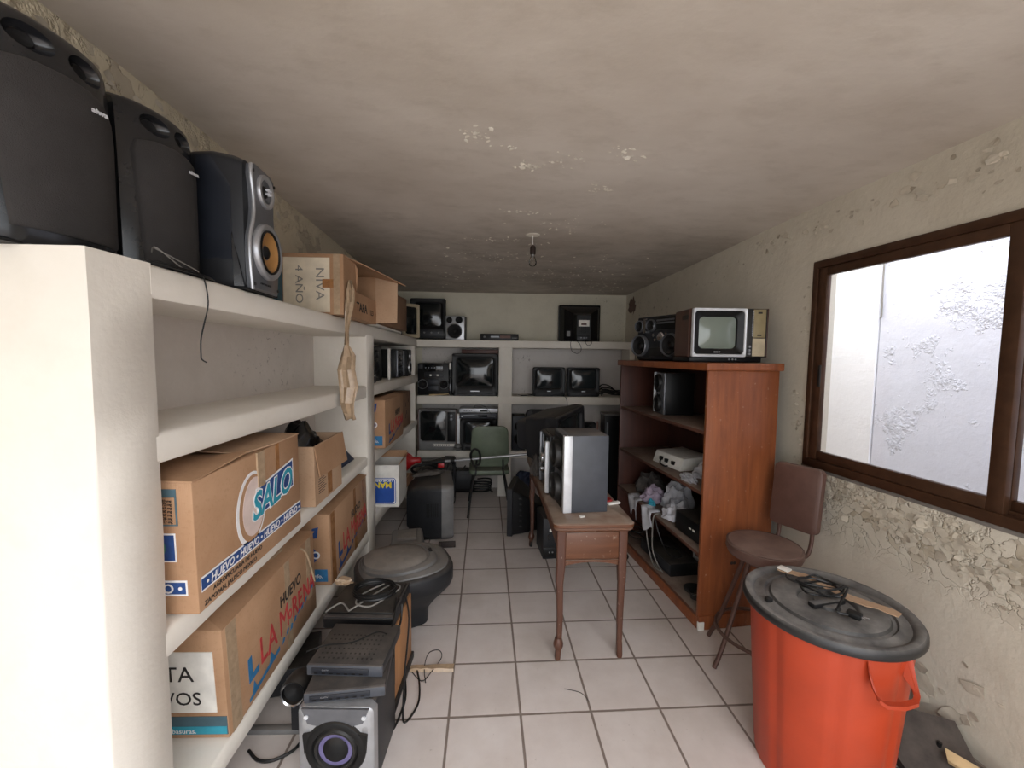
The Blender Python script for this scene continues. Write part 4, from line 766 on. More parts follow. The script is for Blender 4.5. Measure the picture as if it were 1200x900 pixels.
# string trimmer lying across the set and the desk
r = thing('string_trimmer', 'red string trimmer lying aslant from the left shelf across the green chair', 'trimmer', (-.78, 4.0, .56), 0)
A_, B_ = Vector((-.12, 0, -.015)), Vector((1.12, -.06, .115)); dv = B_-A_
MB().cyl(A_+dv*.1, B_, .0125, None, 16).build('shaft', 'silver_plastic', r); MB().cyl(A_+dv*.12, A_+dv*.30, .022, .024, 18).build('grip', 'rubber', r)
b = MB(); b.lathe([(.0005, 0), (.075, .004), (.10, .03), (.104, .09), (.08, .13), (.05, .16), (.032, .20), (.028, .25), (.0005, .255)], 24, Matrix.Translation(A_-dv.normalized()*.115+Vector((0, 0, .035))) @ dv.to_track_quat('Z', 'Y').to_matrix().to_4x4()); b.build('motor_housing', 'red_plastic', r)
MB().tube([A_+dv*-.06+Vector((0, 0, .06)), A_+dv*-.03+Vector((0, 0, .10)), A_+dv*.03+Vector((0, 0, .09)), A_+dv*.05+Vector((0, 0, .02))], .010, 8, 6).build('housing_rib', 'red_plastic', r)
MB().box(-.03, .03, -.02, .02, -.055, -.01, .006, 2, XZ(*(A_+dv*.27))).build('trigger', 'red_plastic', r); MB().tube([A_+dv*.52+Vector((0, 0, -.05)), A_+dv*.50+Vector((0, -.01, .04)), A_+dv*.53+Vector((0, -.02, .10)), A_+dv*.57+Vector((0, -.02, .06)), A_+dv*.57+Vector((0, 0, -.05)), A_+dv*.53+Vector((0, 0, -.07)), A_+dv*.52+Vector((0, 0, -.05))], .011, 8, 5).build('loop_handle', 'rubber', r)
MB().lathe([(.016, -.02), (.02, -.02), (.02, .02), (.016, .02)], 16, Matrix.Translation(A_+dv*.36) @ dv.to_track_quat('Z', 'Y').to_matrix().to_4x4()).build('clamp', 'rubber', r)
MB().tube([A_+dv*.36, A_+dv*.38+Vector((0, .01, -.06)), A_+dv*.42+Vector((0, .01, -.11)), A_+dv*.46+Vector((0, .0, -.06))], .006, 6, 5).build('strap', 'rubber', r)
# large grey set with a silver front, facing right
r = thing('television', 'large grey television on floor beyond the aisle, its silver front facing right', 'television', (-.44, 3.80, 0), PI/2 + .16)
W, H, D = .56, .49, .40
b = MB(); S = lambda y, w_, h_, rr, cz: [(x, y, z) for x, z in rrect(w_, h_, rr, 6, 0, cz)]
b.loft([S(.012, W*.78, H*.66, .04, H*.56), S(.006, W*.80, H*.68, .04, H*.56), S(.0, W*.82, H*.70, .05, H*.56), S(-.004, W*.93, H*.94, .05, H*.5), S(.02, W*.985, H*.985, .055, H*.5), S(.07, W, H, .06, H*.5), S(.10, W, H, .06, H*.5)], False, False); b.build('front_frame', 'grey_plastic', r)
b = MB(); b.loft([S(.098, W*.985, H*.985, .05, H*.5), S(.20, W*.95, H*.97, .05, H*.495), S(.30, W*.80, H*.90, .05, H*.50), S(.38, W*.60, H*.72, .05, H*.50), S(D, W*.52, H*.62, .04, H*.5)], False, True); b.build('back_cover', 'charcoal_plastic', r, ang=25)
b = MB(); b.loft([[(x*s_, .012 - .03*(1-s_*s_)+.004, H*.56+(z-H*.56)*s_) for x, z in rrect(W*.79, H*.67, .04, 6, 0, H*.56)] for s_ in (1, .85, .65, .4, .2, .01)], False, True); b.build('screen', 'tv_glass', r, ang=60)
MB().box(-W*.35, W*.35, -.007, .004, .05, .09, .004).build('control_panel', 'silver_plastic', r); MB().box(-.05, .05, -.009, -.004, .062, .078).build('badge', 'charcoal_plastic', r)
for i in range(6): MB().box(-W*.49-.002, -W*.47, .13+.018*i, .138+.018*i, .22, .34).build('vent', 'rubber', r)
MB().box(-.22, .22, .05, .30, -.001, .012).build('base', 'rubber', r)
r = thing('television', 'dark set behind the large grey television under the string trimmer', 'television', (-.50, 4.30, 0), PI/2 - .1)
crt(r, .44, .52, .36, 'charcoal_plastic', 'tv_glass', .34, .36, 0, .29, r=.07, bump_r=.05); MB().box(-.15, .15, -.003, .004, .03, .07, .003).build('control_panel', 'grey_plastic', r)
rag('shade_cloth', 'rag_dark', (-.66, 3.84, .500), .17, .07, .035, 'flat dark cloth draped on top of the large grey television', 'cloth', seed=21, rough=.4, rz=.5)
tag(MB().tube([(-.79, 4.02, .45), (-.84, 3.95, .50), (-.80, 3.9, .555), (-.68, 3.92, .57), (-.62, 4.0, .52)], .012, 8, 6).build('hose', 'rubber'), 'thick black hose looping beside the red string trimmer', 'hose')
tag(MB().box(.14, .30, 4.60, 4.85, 0, .10, .01).build('navy_case', 'blue_grey'), 'flat blue grey case on floor under the far shelf by the post', 'case')
rag('duffel_bag', 'blue_cloth', (.28, 4.72, .103), .14, .12, .20, 'navy cloth bag under the far shelf right of the masonry post', 'bag', seed=31, rough=.3)
g = random.Random(77); b = MB(); pts = [(-.20+.11*math.cos(i*.7)+g.uniform(-.02, .02), 4.78+.08*math.sin(i*.7)+g.uniform(-.02, .02), .02+.0035*i) for i in range(40)]
b.tube(pts, .009, 6, 4); tag(b.build('cable_coil', 'cable_black'), 'coil of black cable on floor under the green chair', 'cable')
r = thing('equipment_case', 'long black equipment case on floor under far shelf behind the green chair', 'case', (-.50, 4.80, 0)); MB().box(-.36, .20, 0, .16, 0, .26, .008).build('body', 'black_plastic', r); MB().box(-.33, .17, -.004, .002, .05, .21, .003).build('front_panel', 'charcoal_plastic', r)

# ================================================================ DESK AND WHAT STANDS ON IT
DR = math.atan2(.05, 1.4)
r = thing('sewing_desk', 'worn brown wooden desk with dusty moulded top and curved legs', 'desk', (.490, 2.10, 0), DR)
W, D, Hd = .425, 1.44, .76; b = MB()
def otop(k, z): return [(x, y, z) for x, y in rrect(W+k, D+k, .035, 6, 0, D/2-.045)]
b.loft([otop(-.05, Hd-.045), otop(-.02, Hd-.043), otop(-.006, Hd-.034), otop(-.016, Hd-.026), otop(0, Hd-.020), otop(0, Hd-.006), otop(-.012, Hd)]); b.build('top', 'desk_wood', r, ang=40)
hx = W/2-.045
def apron(p0, p1, t, z0, z1, arch, name='apron'):
    p0 = Vector(p0); p1 = Vector(p1); d = (p1-p0); n = Vector((-d.y, d.x, 0)).normalized()*t; rings = []
    for i in range(17):
        u = i/16; p = p0+d*u; zz = z0 + arch*(math.sin(PI*u)**.8); rings.append([(p.x, p.y, zz), (p.x+n.x, p.y+n.y, zz), (p.x+n.x, p.y+n.y, z1), (p.x, p.y, z1)])
    return MB().loft(rings).build(name, 'desk_wood', r)
L = D-.09
apron((-hx, 0.012, 0), (hx, 0.012, 0), .018, Hd-.20-.055, Hd-.043, .026); apron((-hx, L-.02, 0), (hx, L-.02, 0), .018, Hd-.25, Hd-.043, .0)
apron((-hx, 0, 0), (-hx, L, 0), .018, Hd-.15, Hd-.043, .03); apron((hx, L, 0), (hx, 0, 0), .018, Hd-.15, Hd-.043, .03)
MB().box(-hx+.02, hx-.02, .004, .0125, Hd-.205, Hd-.065, .004).build('front_panel', 'desk_wood', r); MB().box(-hx+.01, hx-.01, .002, .010, Hd-.222, Hd-.212, .002).build('moulding', 'desk_wood', r)
def leg(x, y, sx, sy, cab):
    b = MB(); rings = []
    for z, w_, off in ((Hd-.045, .050, 0), (Hd-.24, .046, 0), (Hd-.34, .040, .006), (.42, .036, .004), (.22, .032, -.002), (.115, .029, .0), (.06, .030, .004), (.012, .030, .008), (0, .026, .008)):
        rings.append([(x+sx*off*cab+px, y+sy*off*cab+py, z) for px, py in rrect(w_, w_, .008, 3)])
    b.loft(rings); l_ = b.build('leg', 'desk_leg_wood', r, ang=45)
    if cab > .5:
        MB().lathe([(.018, -.03), (.026, -.012), (.027, .002), (.022, .02), (.017, .035)], 16, XZ(x+sx*.004, y+sy*.004, .085)).build('foot_swell', 'desk_leg_wood', l_); MB().lathe([(.012, 0), (.014, .02), (.012, .045)], 12, XZ(x+sx*.006, y, .0)).build('caster', 'dark_metal', l_)
leg(-hx+.004, .02, -1, -1, 1); leg(hx-.004, .02, 1, -1, .3); leg(-hx+.004, L-.02, -1, 1, 1); leg(hx-.004, L-.02, 1, 1, .3)
MB().tube([(-hx-.01, .30, Hd-.2), (-hx-.022, .31, Hd-.225), (-hx-.01, .32, Hd-.25)], .004, 8, 4).build('drawer_pull', 'dark_metal', r)
# loudspeaker with white front edge
r = boxspeaker('dark grey loudspeaker with a bright silver front edge standing on the desk', (.352, 2.335, Hd+.001), -PI/2+.10, .245, .245, .425, 'blue_grey', 'black_plastic', [])
MB().box(.088, .1245, -.004, .042, .001, .424, .004).build('front_edge', 'pale_silver', r); MB().box(-.1225, .078, .0, .04, .385, .4265, .006).build('top_edge', 'dark_silver', r)
r.location = (.338, 2.315, Hd+.001)
for z, rr_ in ((.11, .078), (.30, .078)): ring_driver(r, -.02, z, rr_, -.002, 'dark_metal', 'cone_paper', 'rubber', 'woofer', .03)
MB().box(-.05, .08, -.008, .002, .185, .215, .004).build('port_panel', 'charcoal_plastic', r)
# mini stereo with light front columns behind the loudspeaker
r = thing('stereo', 'silver and black mini stereo standing behind the loudspeaker on desk', 'stereo', (.29, 2.63, Hd+.001), -PI/2+.08)
MB().box(-.14, .14, .02, .26, 0, .37, .008).build('case', 'black_plastic', r); MB().box(-.14, .14, 0, .024, .004, .365, .012).build('face_plate', 'charcoal_plastic', r)
MB().box(.100, .132, -.022, .01, .01, .33, .006).build('column', 'pale_silver', r); MB().box(-.132, -.105, -.014, .01, .02, .35, .006).build('column', 'dark_silver', r)
for i in range(8): MB().box(.072, .092, -.010, .002, .11+.02*i, .12+.02*i, .002).build('button', 'silver_plastic', r)
MB().lathe([(.036, 0), (.034, .024), (.028, .028), (.0005, .028)], 28, XZ(.0, 0, .20) @ FRONT, False, True).build('volume_knob', 'chrome', r); MB().lathe([(.02, 0), (.018, .02), (.0005, .02)], 20, XZ(-.04, 0, .12) @ FRONT, False, True).build('knob', 'chrome', r)
MB().box(-.06, .08, -.004, .002, .26, .345, .006).build('display', 'display_glass', r); MB().box(-.06, .08, -.004, .002, .02, .09, .004).build('cassette_door', 'display_glass', r)
# tilted tube television at the back of the desk
r = thing('television', 'bulky dark dusty television at the back of desk, screen facing right', 'television', (.565, 3.16, Hd+.052), 0, None, (0, -.10, .98))
crt(r, .50, .385, .42, 'charcoal_plastic', 'tv_glass_grey', .40, .29, 0, .20, frame_d=.10, bw=.58, bh=.62, bcz=.19, r=.018, bulge=.02); MB().box(-.2, .2, -.004, .004, .012, .035, .003).build('control_panel', 'black_plastic', r)
MB().box(-.245, .245, .02, .085, .383, .388, .002).build('top_ridge', 'black_plastic', r)
rag('coiled_leads', 'rag_dark', (.27, 2.96, Hd+.001), .055, .08, .17, 'dark tangle of leads behind the mini stereo on desk', 'leads', seed=41, rough=.6)
r = thing('clothes_peg', 'small red and white plastic piece near the right desk edge', 'piece', (.635, 2.36, Hd), .4); MB().lathe([(.0005, .0), (.034, .002), (.038, .012), (.03, .020), (.02, .016), (.0005, .014)], 22, XZ(0, .02, 0)).build('cap', 'red_plastic', r); MB().box(-.02, .06, -.04, -.012, 0, .012, .004).build('tab', 'paper_white', r)
r.name = 'bottle_cap'
tag(MB().loft([[(.43, 2.135, Hd+q), (.455, 2.145, Hd+q), (.46, 2.16, Hd+q), (.44, 2.165, Hd+q), (.425, 2.15, Hd+q)] for q in (0, .006)]).build('paper_scrap', 'paper_white'), 'tiny white scrap on the desk in front of the loudspeaker', 'scrap')
tag(MB().cyl((.69, 2.86, Hd-.02), (.665, 2.80, 1.17), .006, None, 8).build('antenna_rod', 'rust_metal'), 'thin upright rusty rod between the desk and wooden cabinet', 'rod')
# things on the floor beyond and under the desk
r = thing('television', 'black ribbed television lying on floor against the far end of desk', 'television', (.155, 3.82, 0), -.1)
r.location = (.105, 3.80, 0); r.rotation_euler = (0, 0, -PI/2 - .18)
W, H, D = .40, .44, .30
b = MB(); R = lambda y, w_, h_, cz: [(x, y, z) for x, z in rrect(w_, h_, .02, 4, 0, cz)]
b.loft([R(0, W, H, H/2), R(.045, W, H, H/2), R(.05, W*.97, H*.97, H/2)]); b.build('front_frame', 'charcoal_plastic', r)
b = MB(); b.loft([R(.05, W*.95, H*.95, H*.5), R(.14, W*.80, H*.80, H*.45), R(.24, W*.55, H*.6, H*.38), R(D, W*.45, H*.5, H*.34)]); b.build('back_cover', 'black_plastic', r, ang=25)
for i in range(6): MB().box(W*.475-.03, W*.475-.018, .06, .13, .08+.05*i, .10+.05*i, .003).build('rib', 'rubber', r)
MB().box(-W*.41, W*.41, -.003, .004, .06, H-.05, .01).build('screen', 'tv_glass', r)
r = thing('tower_case', 'small dark box with a white button on floor under the desk', 'box', (.42, 3.20, 0), .1); MB().box(-.07, .07, 0, .28, 0, .33, .006).build('case', 'charcoal_plastic', r); MB().box(-.07, .07, -.01, .004, .02, .10, .004).build('front_foot', 'black_plastic', r); MB().box(-.02, .0, -.004, .004, .22, .245, .003).build('button', 'paper_white', r)
for i in range(2): MB().cyl((-.02+.025*i, -.008, .06), (-.02+.025*i, -.013, .06), .006, None, 10).build('socket', 'silver_plastic', r)

# ================================================================ WOODEN CABINET
CR = math.atan(.125); CO = (1.184, 2.335, 0)
cw = Matrix.Translation(CO) @ Matrix.Rotation(CR, 4, 'Z')
r = thing('open_cabinet', 'tall reddish brown wooden cabinet with open shelves by the right wall', 'cabinet', CO, CR)
CL, CD, CH = 1.225, .455, 1.585; th = .022
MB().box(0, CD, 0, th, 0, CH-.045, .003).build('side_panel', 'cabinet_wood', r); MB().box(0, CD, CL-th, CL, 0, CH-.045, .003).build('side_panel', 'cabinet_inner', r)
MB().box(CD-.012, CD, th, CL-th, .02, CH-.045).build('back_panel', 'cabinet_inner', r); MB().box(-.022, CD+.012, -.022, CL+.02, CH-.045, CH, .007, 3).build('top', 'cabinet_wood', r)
for z in (1.19, .83): MB().box(.004, CD-.012, th, CL-th, z-.022, z, .003).build('shelf', 'cabinet_shelf', r)
MB().hexa([(.004, th, .435), (CD-.012, th, .435), (CD-.012, CL-th, .485), (.004, CL-th, .485), (.004, th, .457), (CD-.012, th, .457), (CD-.012, CL-th, .507), (.004, CL-th, .507)], .003).build('shelf', 'cabinet_shelf', r)
MB().box(.004, CD-.012, th, CL-th, .065, .087, .003).build('shelf', 'cabinet_shelf', r); MB().box(0, .018, th-.01, CL-th, 0, .068, .002).build('plinth', 'cabinet_wood', r)
MB().box(0.0, CD, -.010, .001, 0, .085, .003).build('skirting', 'cabinet_wood', r); MB().box(-.003, .035, -.014, .004, .0, .052, .003).build('chipped_corner', 'paper_white', r, label='white chipped corner')
for y in (.70, .78): MB().lathe([(.0005, 0), (.022, .0), (.018, .003), (.0005, .003)], 16, XZ(CD-.012, y, 1.02) @ Matrix.Rotation(-PI/2, 4, 'Y')).build('knot', 'cabinet_inner', r)
for x in (.205, .222): MB().lathe([(.0005, 0), (.010, .0), (.008, .002), (.0005, .002)], 14, XZ(x, -.0, .395) @ FRONT).build('knot', 'dark_wood_scrap', r)
CP = lambda x, y, z: tuple(cw @ Vector((x, y, z)))
# on top: stereo and silver television
r = thing('stereo', 'black and silver stereo with four round speakers on top of wooden cabinet', 'stereo', CP(.04, .72, CH+.001), CR-PI/2+.28)
MB().box(-.21, .21, .03, .22, 0, .33, .012).build('case', 'black_plastic', r); MB().box(-.20, .20, .012, .034, .01, .33, .012).build('face_plate', 'charcoal_plastic', r)
for x in (-.155, .15): ring_driver(r, x, .115, .082, .012, 'dark_silver', 'cone_paper', 'rubber', 'woofer', .03)
for x in (-.165, -.045): ring_driver(r, x, .262, .045, .012, 'dark_silver', 'cone_paper', 'rubber', 'tweeter', .022)
MB().secs([(-.01, .03, .11, .012), (.02, .035, .115, .012)], m=XZ(-.105, 0, .205)).build('bright_fin', 'chrome', r); MB().box(.0, .19, .004, .02, .225, .32, .006).build('cassette_door', 'black_plastic', r)
for i in range(2): MB().box(.01, .18, .0, .008, .29-.02*i, .302-.02*i, .003).build('button_row', 'dark_silver', r)
MB().lathe([(.034, 0), (.034, .018), (.026, .024), (.0005, .022)], 26, XZ(.06, .012, .175) @ FRONT, False, True).build('dial', 'chrome', r)
for x, z in ((-.02, .19), (.0, .155), (.11, .19)): MB().cyl((x, .014, z), (x, .0, z), .012, None, 14).build('knob', 'chrome', r)
MB().box(-.06, .08, .0, .014, .03, .10, .006).build('lower_panel', 'dark_metal', r)
r = thing('television', 'vintage silver fronted television with brass tuning panel on wooden cabinet', 'television', (1.372, 2.478, CH+.002), -.02)
W, H, D = .455, .325, .34
b = MB(); R = lambda y, w_, h_, cz, rr=.012: [(x, y, z) for x, z in rrect(w_, h_, rr, 4, 0, cz)]
b.loft([R(.045, W, H-.03, .03+(H-.03)/2), R(.25, W, H-.03, .03+(H-.03)/2), R(D, W*.7, H*.7, .5*H)]); b.build('case', 'tv_wood', r)
MB().box(-W/2+.008, W/2-.008, .03, D-.04, 0, .034, .006).build('base', 'black_plastic', r)
for i in range(3): MB().cyl((.02+.02*i, .032, .018), (.02+.02*i, .024, .018), .005, None, 10).build('foot_knob', 'silver_plastic', r)
b = MB(); fx, fw = -.058, .325
b.loft([[(x, y, z) for x, z in rrect(w_, h_, rr, 5, fx, .178)] for y, w_, h_, rr in ((.03, fw*.86, .238, .02), (.0, fw*.93, .262, .02), (-.004, fw*.965, .276, .014), (-.004, fw-.004, .288, .010), (.0, fw, .292, .010), (.02, fw, .292, .010))], False, False); b.build('front_frame', 'pale_silver', r)
b = MB(); b.loft([[(x, y, z) for x, z in rrect(w_, h_, rr, 5, fx, .178)] for y, w_, h_, rr in ((.034, .225, .188, .03), (.020, .235, .20, .03), (.004, fw*.925, .262, .02), (.010, fw*.95, .27, .02))], False, False); b.build('screen_surround', 'black_plastic', r)
b = MB(); b.grid(14, 12, lambda u, v: (fx-.004+(u-.5)*.232, .031-.022*(1-abs(2*u-1)**2.2)*(1-abs(2*v-1)**2.2), .180+(v-.5)*.196)); b.build('screen', 'tv_glass_green', r, ang=60)
MB().box(.104, W/2, -.002, .02, .034, .322, .004).build('control_panel', 'dark_metal', r); MB().box(.140, W/2-.012, -.006, .0, .15, .318, .003).build('tuning_panel', 'olive_panel', r); MB().box(.140, W/2-.012, -.006, .0, .038, .146, .003).build('speaker_grille', 'beige_plastic', r)
for i in range(12): MB().box(.132, .140, -.009, -.001, .158+.0128*i, .166+.0128*i, .001).build('channel_button', 'chrome', r)
for i in range(3): MB().cyl((.120, -.002, .052+.022*i), (.120, -.014, .052+.022*i), .007, None, 14).build('knob', 'silver_plastic', r)
MB().box(.165, .19, -.0075, -.005, .292, .302).build('tuning_mark', 'ink_black', r); MB().box(.165, .19, -.0075, -.005, .160, .168).build('tuning_mark', 'ink_black', r)
MB().text('SONY', .012, (fx-.03, .0, .058), (1, 0, 0), (0, 0, 1), .0006, 1.2, 0, 'LEFT', .0006).build('lettering', 'silver_plastic', r)
MB().secs([(0, .09, .028, .006)] + [(.004, .09, .028, .006)], m=XZ(-W/2-.0005, .10, .26, 0, 0, -PI/2)).build('side_handle', 'dark_metal', r); MB().box(W/2-.004, W/2+.004, -.004, .25, .032, H-.002, .003).build('side_cheek', 'tv_wood', r)
# in the cabinet
r = boxspeaker('black loudspeaker with a silver three ring front on the cabinet upper shelf', CP(.125, .66, 1.191), CR-PI/2-.18, .20, .22, .31, 'black_plastic', 'dark_silver', [(0, .075, .062, 0, 'dark_metal', 'cone_paper', 'rubber', 'woofer', .024), (0, .235, .062, 0, 'dark_metal', 'cone_paper', 'rubber', 'woofer', .024), (0, .155, .022, 0, 'dark_metal', 'cone_paper', 'rubber', 'tweeter', .014)])
r.location = CP(.105, .745, 1.191); MB().box(-.102, -.082, -.014, .03, .002, .31, .006).build('front_edge', 'pale_silver', r)
r = thing('disc_player', 'pale grey plastic player with sloping front on the cabinet middle shelf', 'player', CP(.215, .60, .831), CR-PI/2+.12)
b = MB(); b.hexa([(-.16, -.13, 0), (.16, -.13, 0), (.16, .13, 0), (-.16, .13, 0), (-.155, -.10, .085), (.155, -.10, .085), (.155, .13, .095), (-.155, .13, .095)], .006); b.build('case', 'white_plastic', r)
for x, z in ((-.06, .045), (.0, .04), (.075, .04)): MB().box(x-.018, x+.012, -.130, -.112, z-.014, z+.012, .003).build('socket', 'black_plastic', r)
MB().tube([(-.05, -.13, .045), (-.02, -.16, .02), (.03, -.155, .008), (.04, -.14, .012)], .006, 6, 5).build('lead', 'black_plastic', r)
rag('plastic_bag', 'rag_white', CP(.22, .28, .831), .11, .10, .11, 'crumpled whitish plastic bag at the near end of cabinet middle shelf', 'bag', seed=51, rough=.5)
rag('rag', 'rag_pale', CP(.06, .25, .831), .048, .10, .05, 'grey rag lying in front of the whitish bag on cabinet middle shelf', 'rag', seed=53, rough=.5)
ZS = lambda y: .458+.041*y
rag('coat', 'rag_dark', CP(.20, 1.02, ZS(1.0)+.011), .14, .14, .15, 'bundled dark grey coat at the far end of cabinet lower shelf', 'cloth', seed=55, rough=.42)
for nm, mt, x, y, sx, sy, sz, lb, sd in (('cloth', 'rag_lilac', .12, .80, .10, .09, .13, 'lilac cloth beside the dark coat on cabinet lower shelf', 57), ('cloth', 'rag_pale', .23, .64, .13, .12, .20, 'pale grey cloth heaped highest on cabinet lower shelf', 59), ('cloth', 'rag_white', .12, .485, .10, .11, .11, 'white cloth at front middle of cabinet lower shelf', 61), ('cloth', 'rag_pale', .335, .30, .062, .11, .19, 'grey cloth bundled at the near end behind the black box', 63), ('cloth', 'ink_teal', .055, .71, .03, .035, .05, 'small bright blue cloth peeking out near the lilac cloth', 65)):
    rag(nm, mt, CP(x, y, ZS(y)+.010), sx, sy, sz, lb, 'cloth', seed=sd, rough=.5)
def drape(label, mat, y0, y1, drop, seed, nm='cloth_scrap'):
    g = random.Random(seed); b = MB(); ph = g.uniform(0, 6)
    def fn(u, v):
        y = y0+(y1-y0)*u; e = (.55+.45*math.sin(u*7+ph))
        if v < .3: return CP(.06-.07*v/.3*1.0, y, ZS(y)+.012+.006*math.sin(u*9))
        q = (v-.3)/.7; return CP(-.012-.012*math.sin(u*8+q*3), y+.02*q*math.sin(u*5+ph), ZS(y)+.010-q*drop*(.5+.5*e))
    b.grid(14, 10, fn); o = b.build(nm, mat, None, recalc=False); md = o.modifiers.new('t', 'SOLIDIFY'); md.thickness = .003; return tag(o, label, 'scrap')
drape('long grey cloth scrap hanging over the far end of lower cabinet shelf', 'rag_pale', .80, .95, .16, 3); drape('white torn scrap hanging off the lower cabinet shelf edge', 'rag_white', .58, .72, .17, 5)
r = thing('amplifier', 'black metal box with two pale marks at the lower shelf of cabinet', 'box', CP(.045, .205, ZS(.1)+.006), CR-PI/2)
MB().box(-.16, .16, 0, .22, 0, .125, .004).build('case', 'black_plastic', r); MB().box(-.158, .158, -.004, .002, .003, .122, .002).build('face_plate', 'black_plastic', r)
r.location = CP(.045, .19, ZS(.35)+.003)
for x in (.01, .05): MB().box(x-.012, x+.012, -.006, .0, .06, .07).build('mark', 'paper_white', r)
r = thing('disc_player', 'black player tilted among cables at the bottom of cabinet', 'player', CP(.06, .62, .09), CR-PI/2, None, (0, 0, 0)); r.rotation_euler = (0, 0, CR-PI/2)
MB().box(-.24, .20, 0, .22, 0, .09, .005).build('case', 'black_plastic', r); MB().box(-.238, .198, -.006, .003, .008, .084, .003).build('face_plate', 'charcoal_plastic', r); MB().box(-.1, .03, -.008, -.004, .05, .062).build('disc_tray', 'display_glass', r)
r = thing('circuit_case', 'pale box with socket holes propped at the back of cabinet bottom', 'box', CP(.30, .36, .09), CR-PI/2); MB().box(-.18, .18, 0, .10, 0, .24, .004).build('case', 'white_plastic', r)
for i in range(3): MB().box(-.15+.12*i, -.10+.12*i, -.004, .002, .10, .16, .004).build('socket', 'black_plastic', r)
r = thing('speaker_unit', 'bare round speaker unit lying at the near end of cabinet bottom', 'speaker', CP(.09, .17, .088), CR-PI/2); MB().lathe([(.03, 0), (.032, .03), (.06, .05), (.072, .055), (.072, .06), (.062, .058), (.03, .035), (.0005, .036)], 26).build('basket', 'dark_metal', r); MB().lathe([(.02, .036), (.014, .044), (.0005, .047)], 16).build('dust_cap', 'rubber', r)
g = random.Random(19)
for i, (mt, lb) in enumerate((('cable_black', 'black cable tangled at the far end of cabinet bottom shelf'), ('cable_grey', 'grey lead dangling from the lower cabinet shelf to the bottom'), ('cable_black', 'black lead draped over the player at the cabinet bottom'), ('cable_grey', 'pale looped lead lying on the cabinet bottom edge'))):
    if i == 0: pts = [CP(.10+.06*math.cos(k*.8), 1.03+.10*math.sin(k*.8)+.001*k, .10+.006*k) for k in range(24)]
    elif i == 1: pts = [CP(.05, .55, ZS(.55)+.01), CP(-.006, .55, ZS(.55)), CP(-.004, .57, .35), CP(.02, .60, .20), CP(.035, .55, .12), CP(.036, .48, .096)]
    elif i == 2: pts = [CP(.05, .66, ZS(.66)-.03), CP(.08, .62, .30), CP(.10, .52, .205), CP(.16, .45, .215), CP(.20, .58, .205), CP(.12, .70, .20)]
    else: pts = [CP(.02, .72, ZS(.72)-.03), CP(.02, .70, .28), CP(.03, .66, .15), CP(.02, .58, .096), CP(.03, .50, .095), CP(.044, .54, .095), CP(.036, .60, .096)]
    tag(MB().tube(pts, .0045, 6, 5).build('cable', mt), lb, 'cable')
tag(MB().tube([CP(-.05, .98, .02), CP(-.09, .95, .012), CP(-.12, .90, .012), CP(-.09, .84, .012), CP(-.04, .88, .012), CP(-.03, .95, .03), CP(-.008, 1.0, .08)], .006, 6, 6).build('cable', 'cable_black'), 'black cable looping on the floor by the foot of wooden cabinet', 'cable')

# ================================================================ STOOL
sx_, sy_ = 1.385, 2.075
r = thing('bar_stool', 'brown vinyl swivel stool with padded back and splayed metal legs', 'stool', (sx_, sy_, 0), 0)
SH = .65
b = MB(); b.lathe([(.0005, SH-.075), (.14, SH-.073), (.168, SH-.06), (.178, SH-.035), (.176, SH-.012), (.166, SH-.001), (.12, SH+.006), (.0005, SH+.004)], 40); b.build('seat', 'vinyl_brown', r); MB().lathe([(.174, SH-.008), (.1765, SH-.004), (.172, SH)], 40).build('piping', 'vinyl_brown', r)
MB().lathe([(.0005, SH-.105), (.09, SH-.105), (.095, SH-.09), (.09, SH-.073), (.0005, SH-.073)], 24).build('swivel_plate', 'rust_metal', r)
MB().lathe([(.208, .155), (.216, .162), (.216, .170), (.208, .177), (.200, .170), (.200, .162), (.208, .155)], 44).build('foot_ring', 'rust_metal', r)
for a in (190, 128, 8, -62):
    q = math.radians(a); c_, s_ = math.cos(q), math.sin(q); MB().tube([(c_*.085, s_*.085, SH-.09), (c_*.20, s_*.20, .165), (c_*.262, s_*.262, .004)], .0115, 10, 4).build('leg', 'rust_metal', r)
bd = Vector((.24, .115, 0)); bn = bd.normalized(); bt = Vector((-bn.y, bn.x, 0)); bm_ = Matrix((bt, bn, Vector((0, 0, 1)))).transposed().to_4x4(); bm_.translation = bn*.215 + Vector((0, 0, 0))
b = MB(bm_ @ XZ(0, .02, SH+.045, -.10)); b.secs([(.0, .225, .325, .03, 0, .165), (.006, .245, .345, .03, 0, .165), (.022, .25, .35, .03, 0, .165), (.026, .246, .346, .03, 0, .165), (.036, .25, .35, .03, 0, .165), (.044, .24, .34, .03, 0, .165)]); b.build('backrest', 'vinyl_brown', r)
for s in (-1, 1):
    b = MB(bm_); b.tube([(s*.085, -.16, SH-.085), (s*.085, -.02, SH-.085), (s*.085, .035, SH-.075), (s*.085, .062, SH-.02), (s*.085, .066, SH+.06), (s*.085, .062, SH+.16)], .0105, 10, 6); b.build('back_tube', 'rust_metal', r)

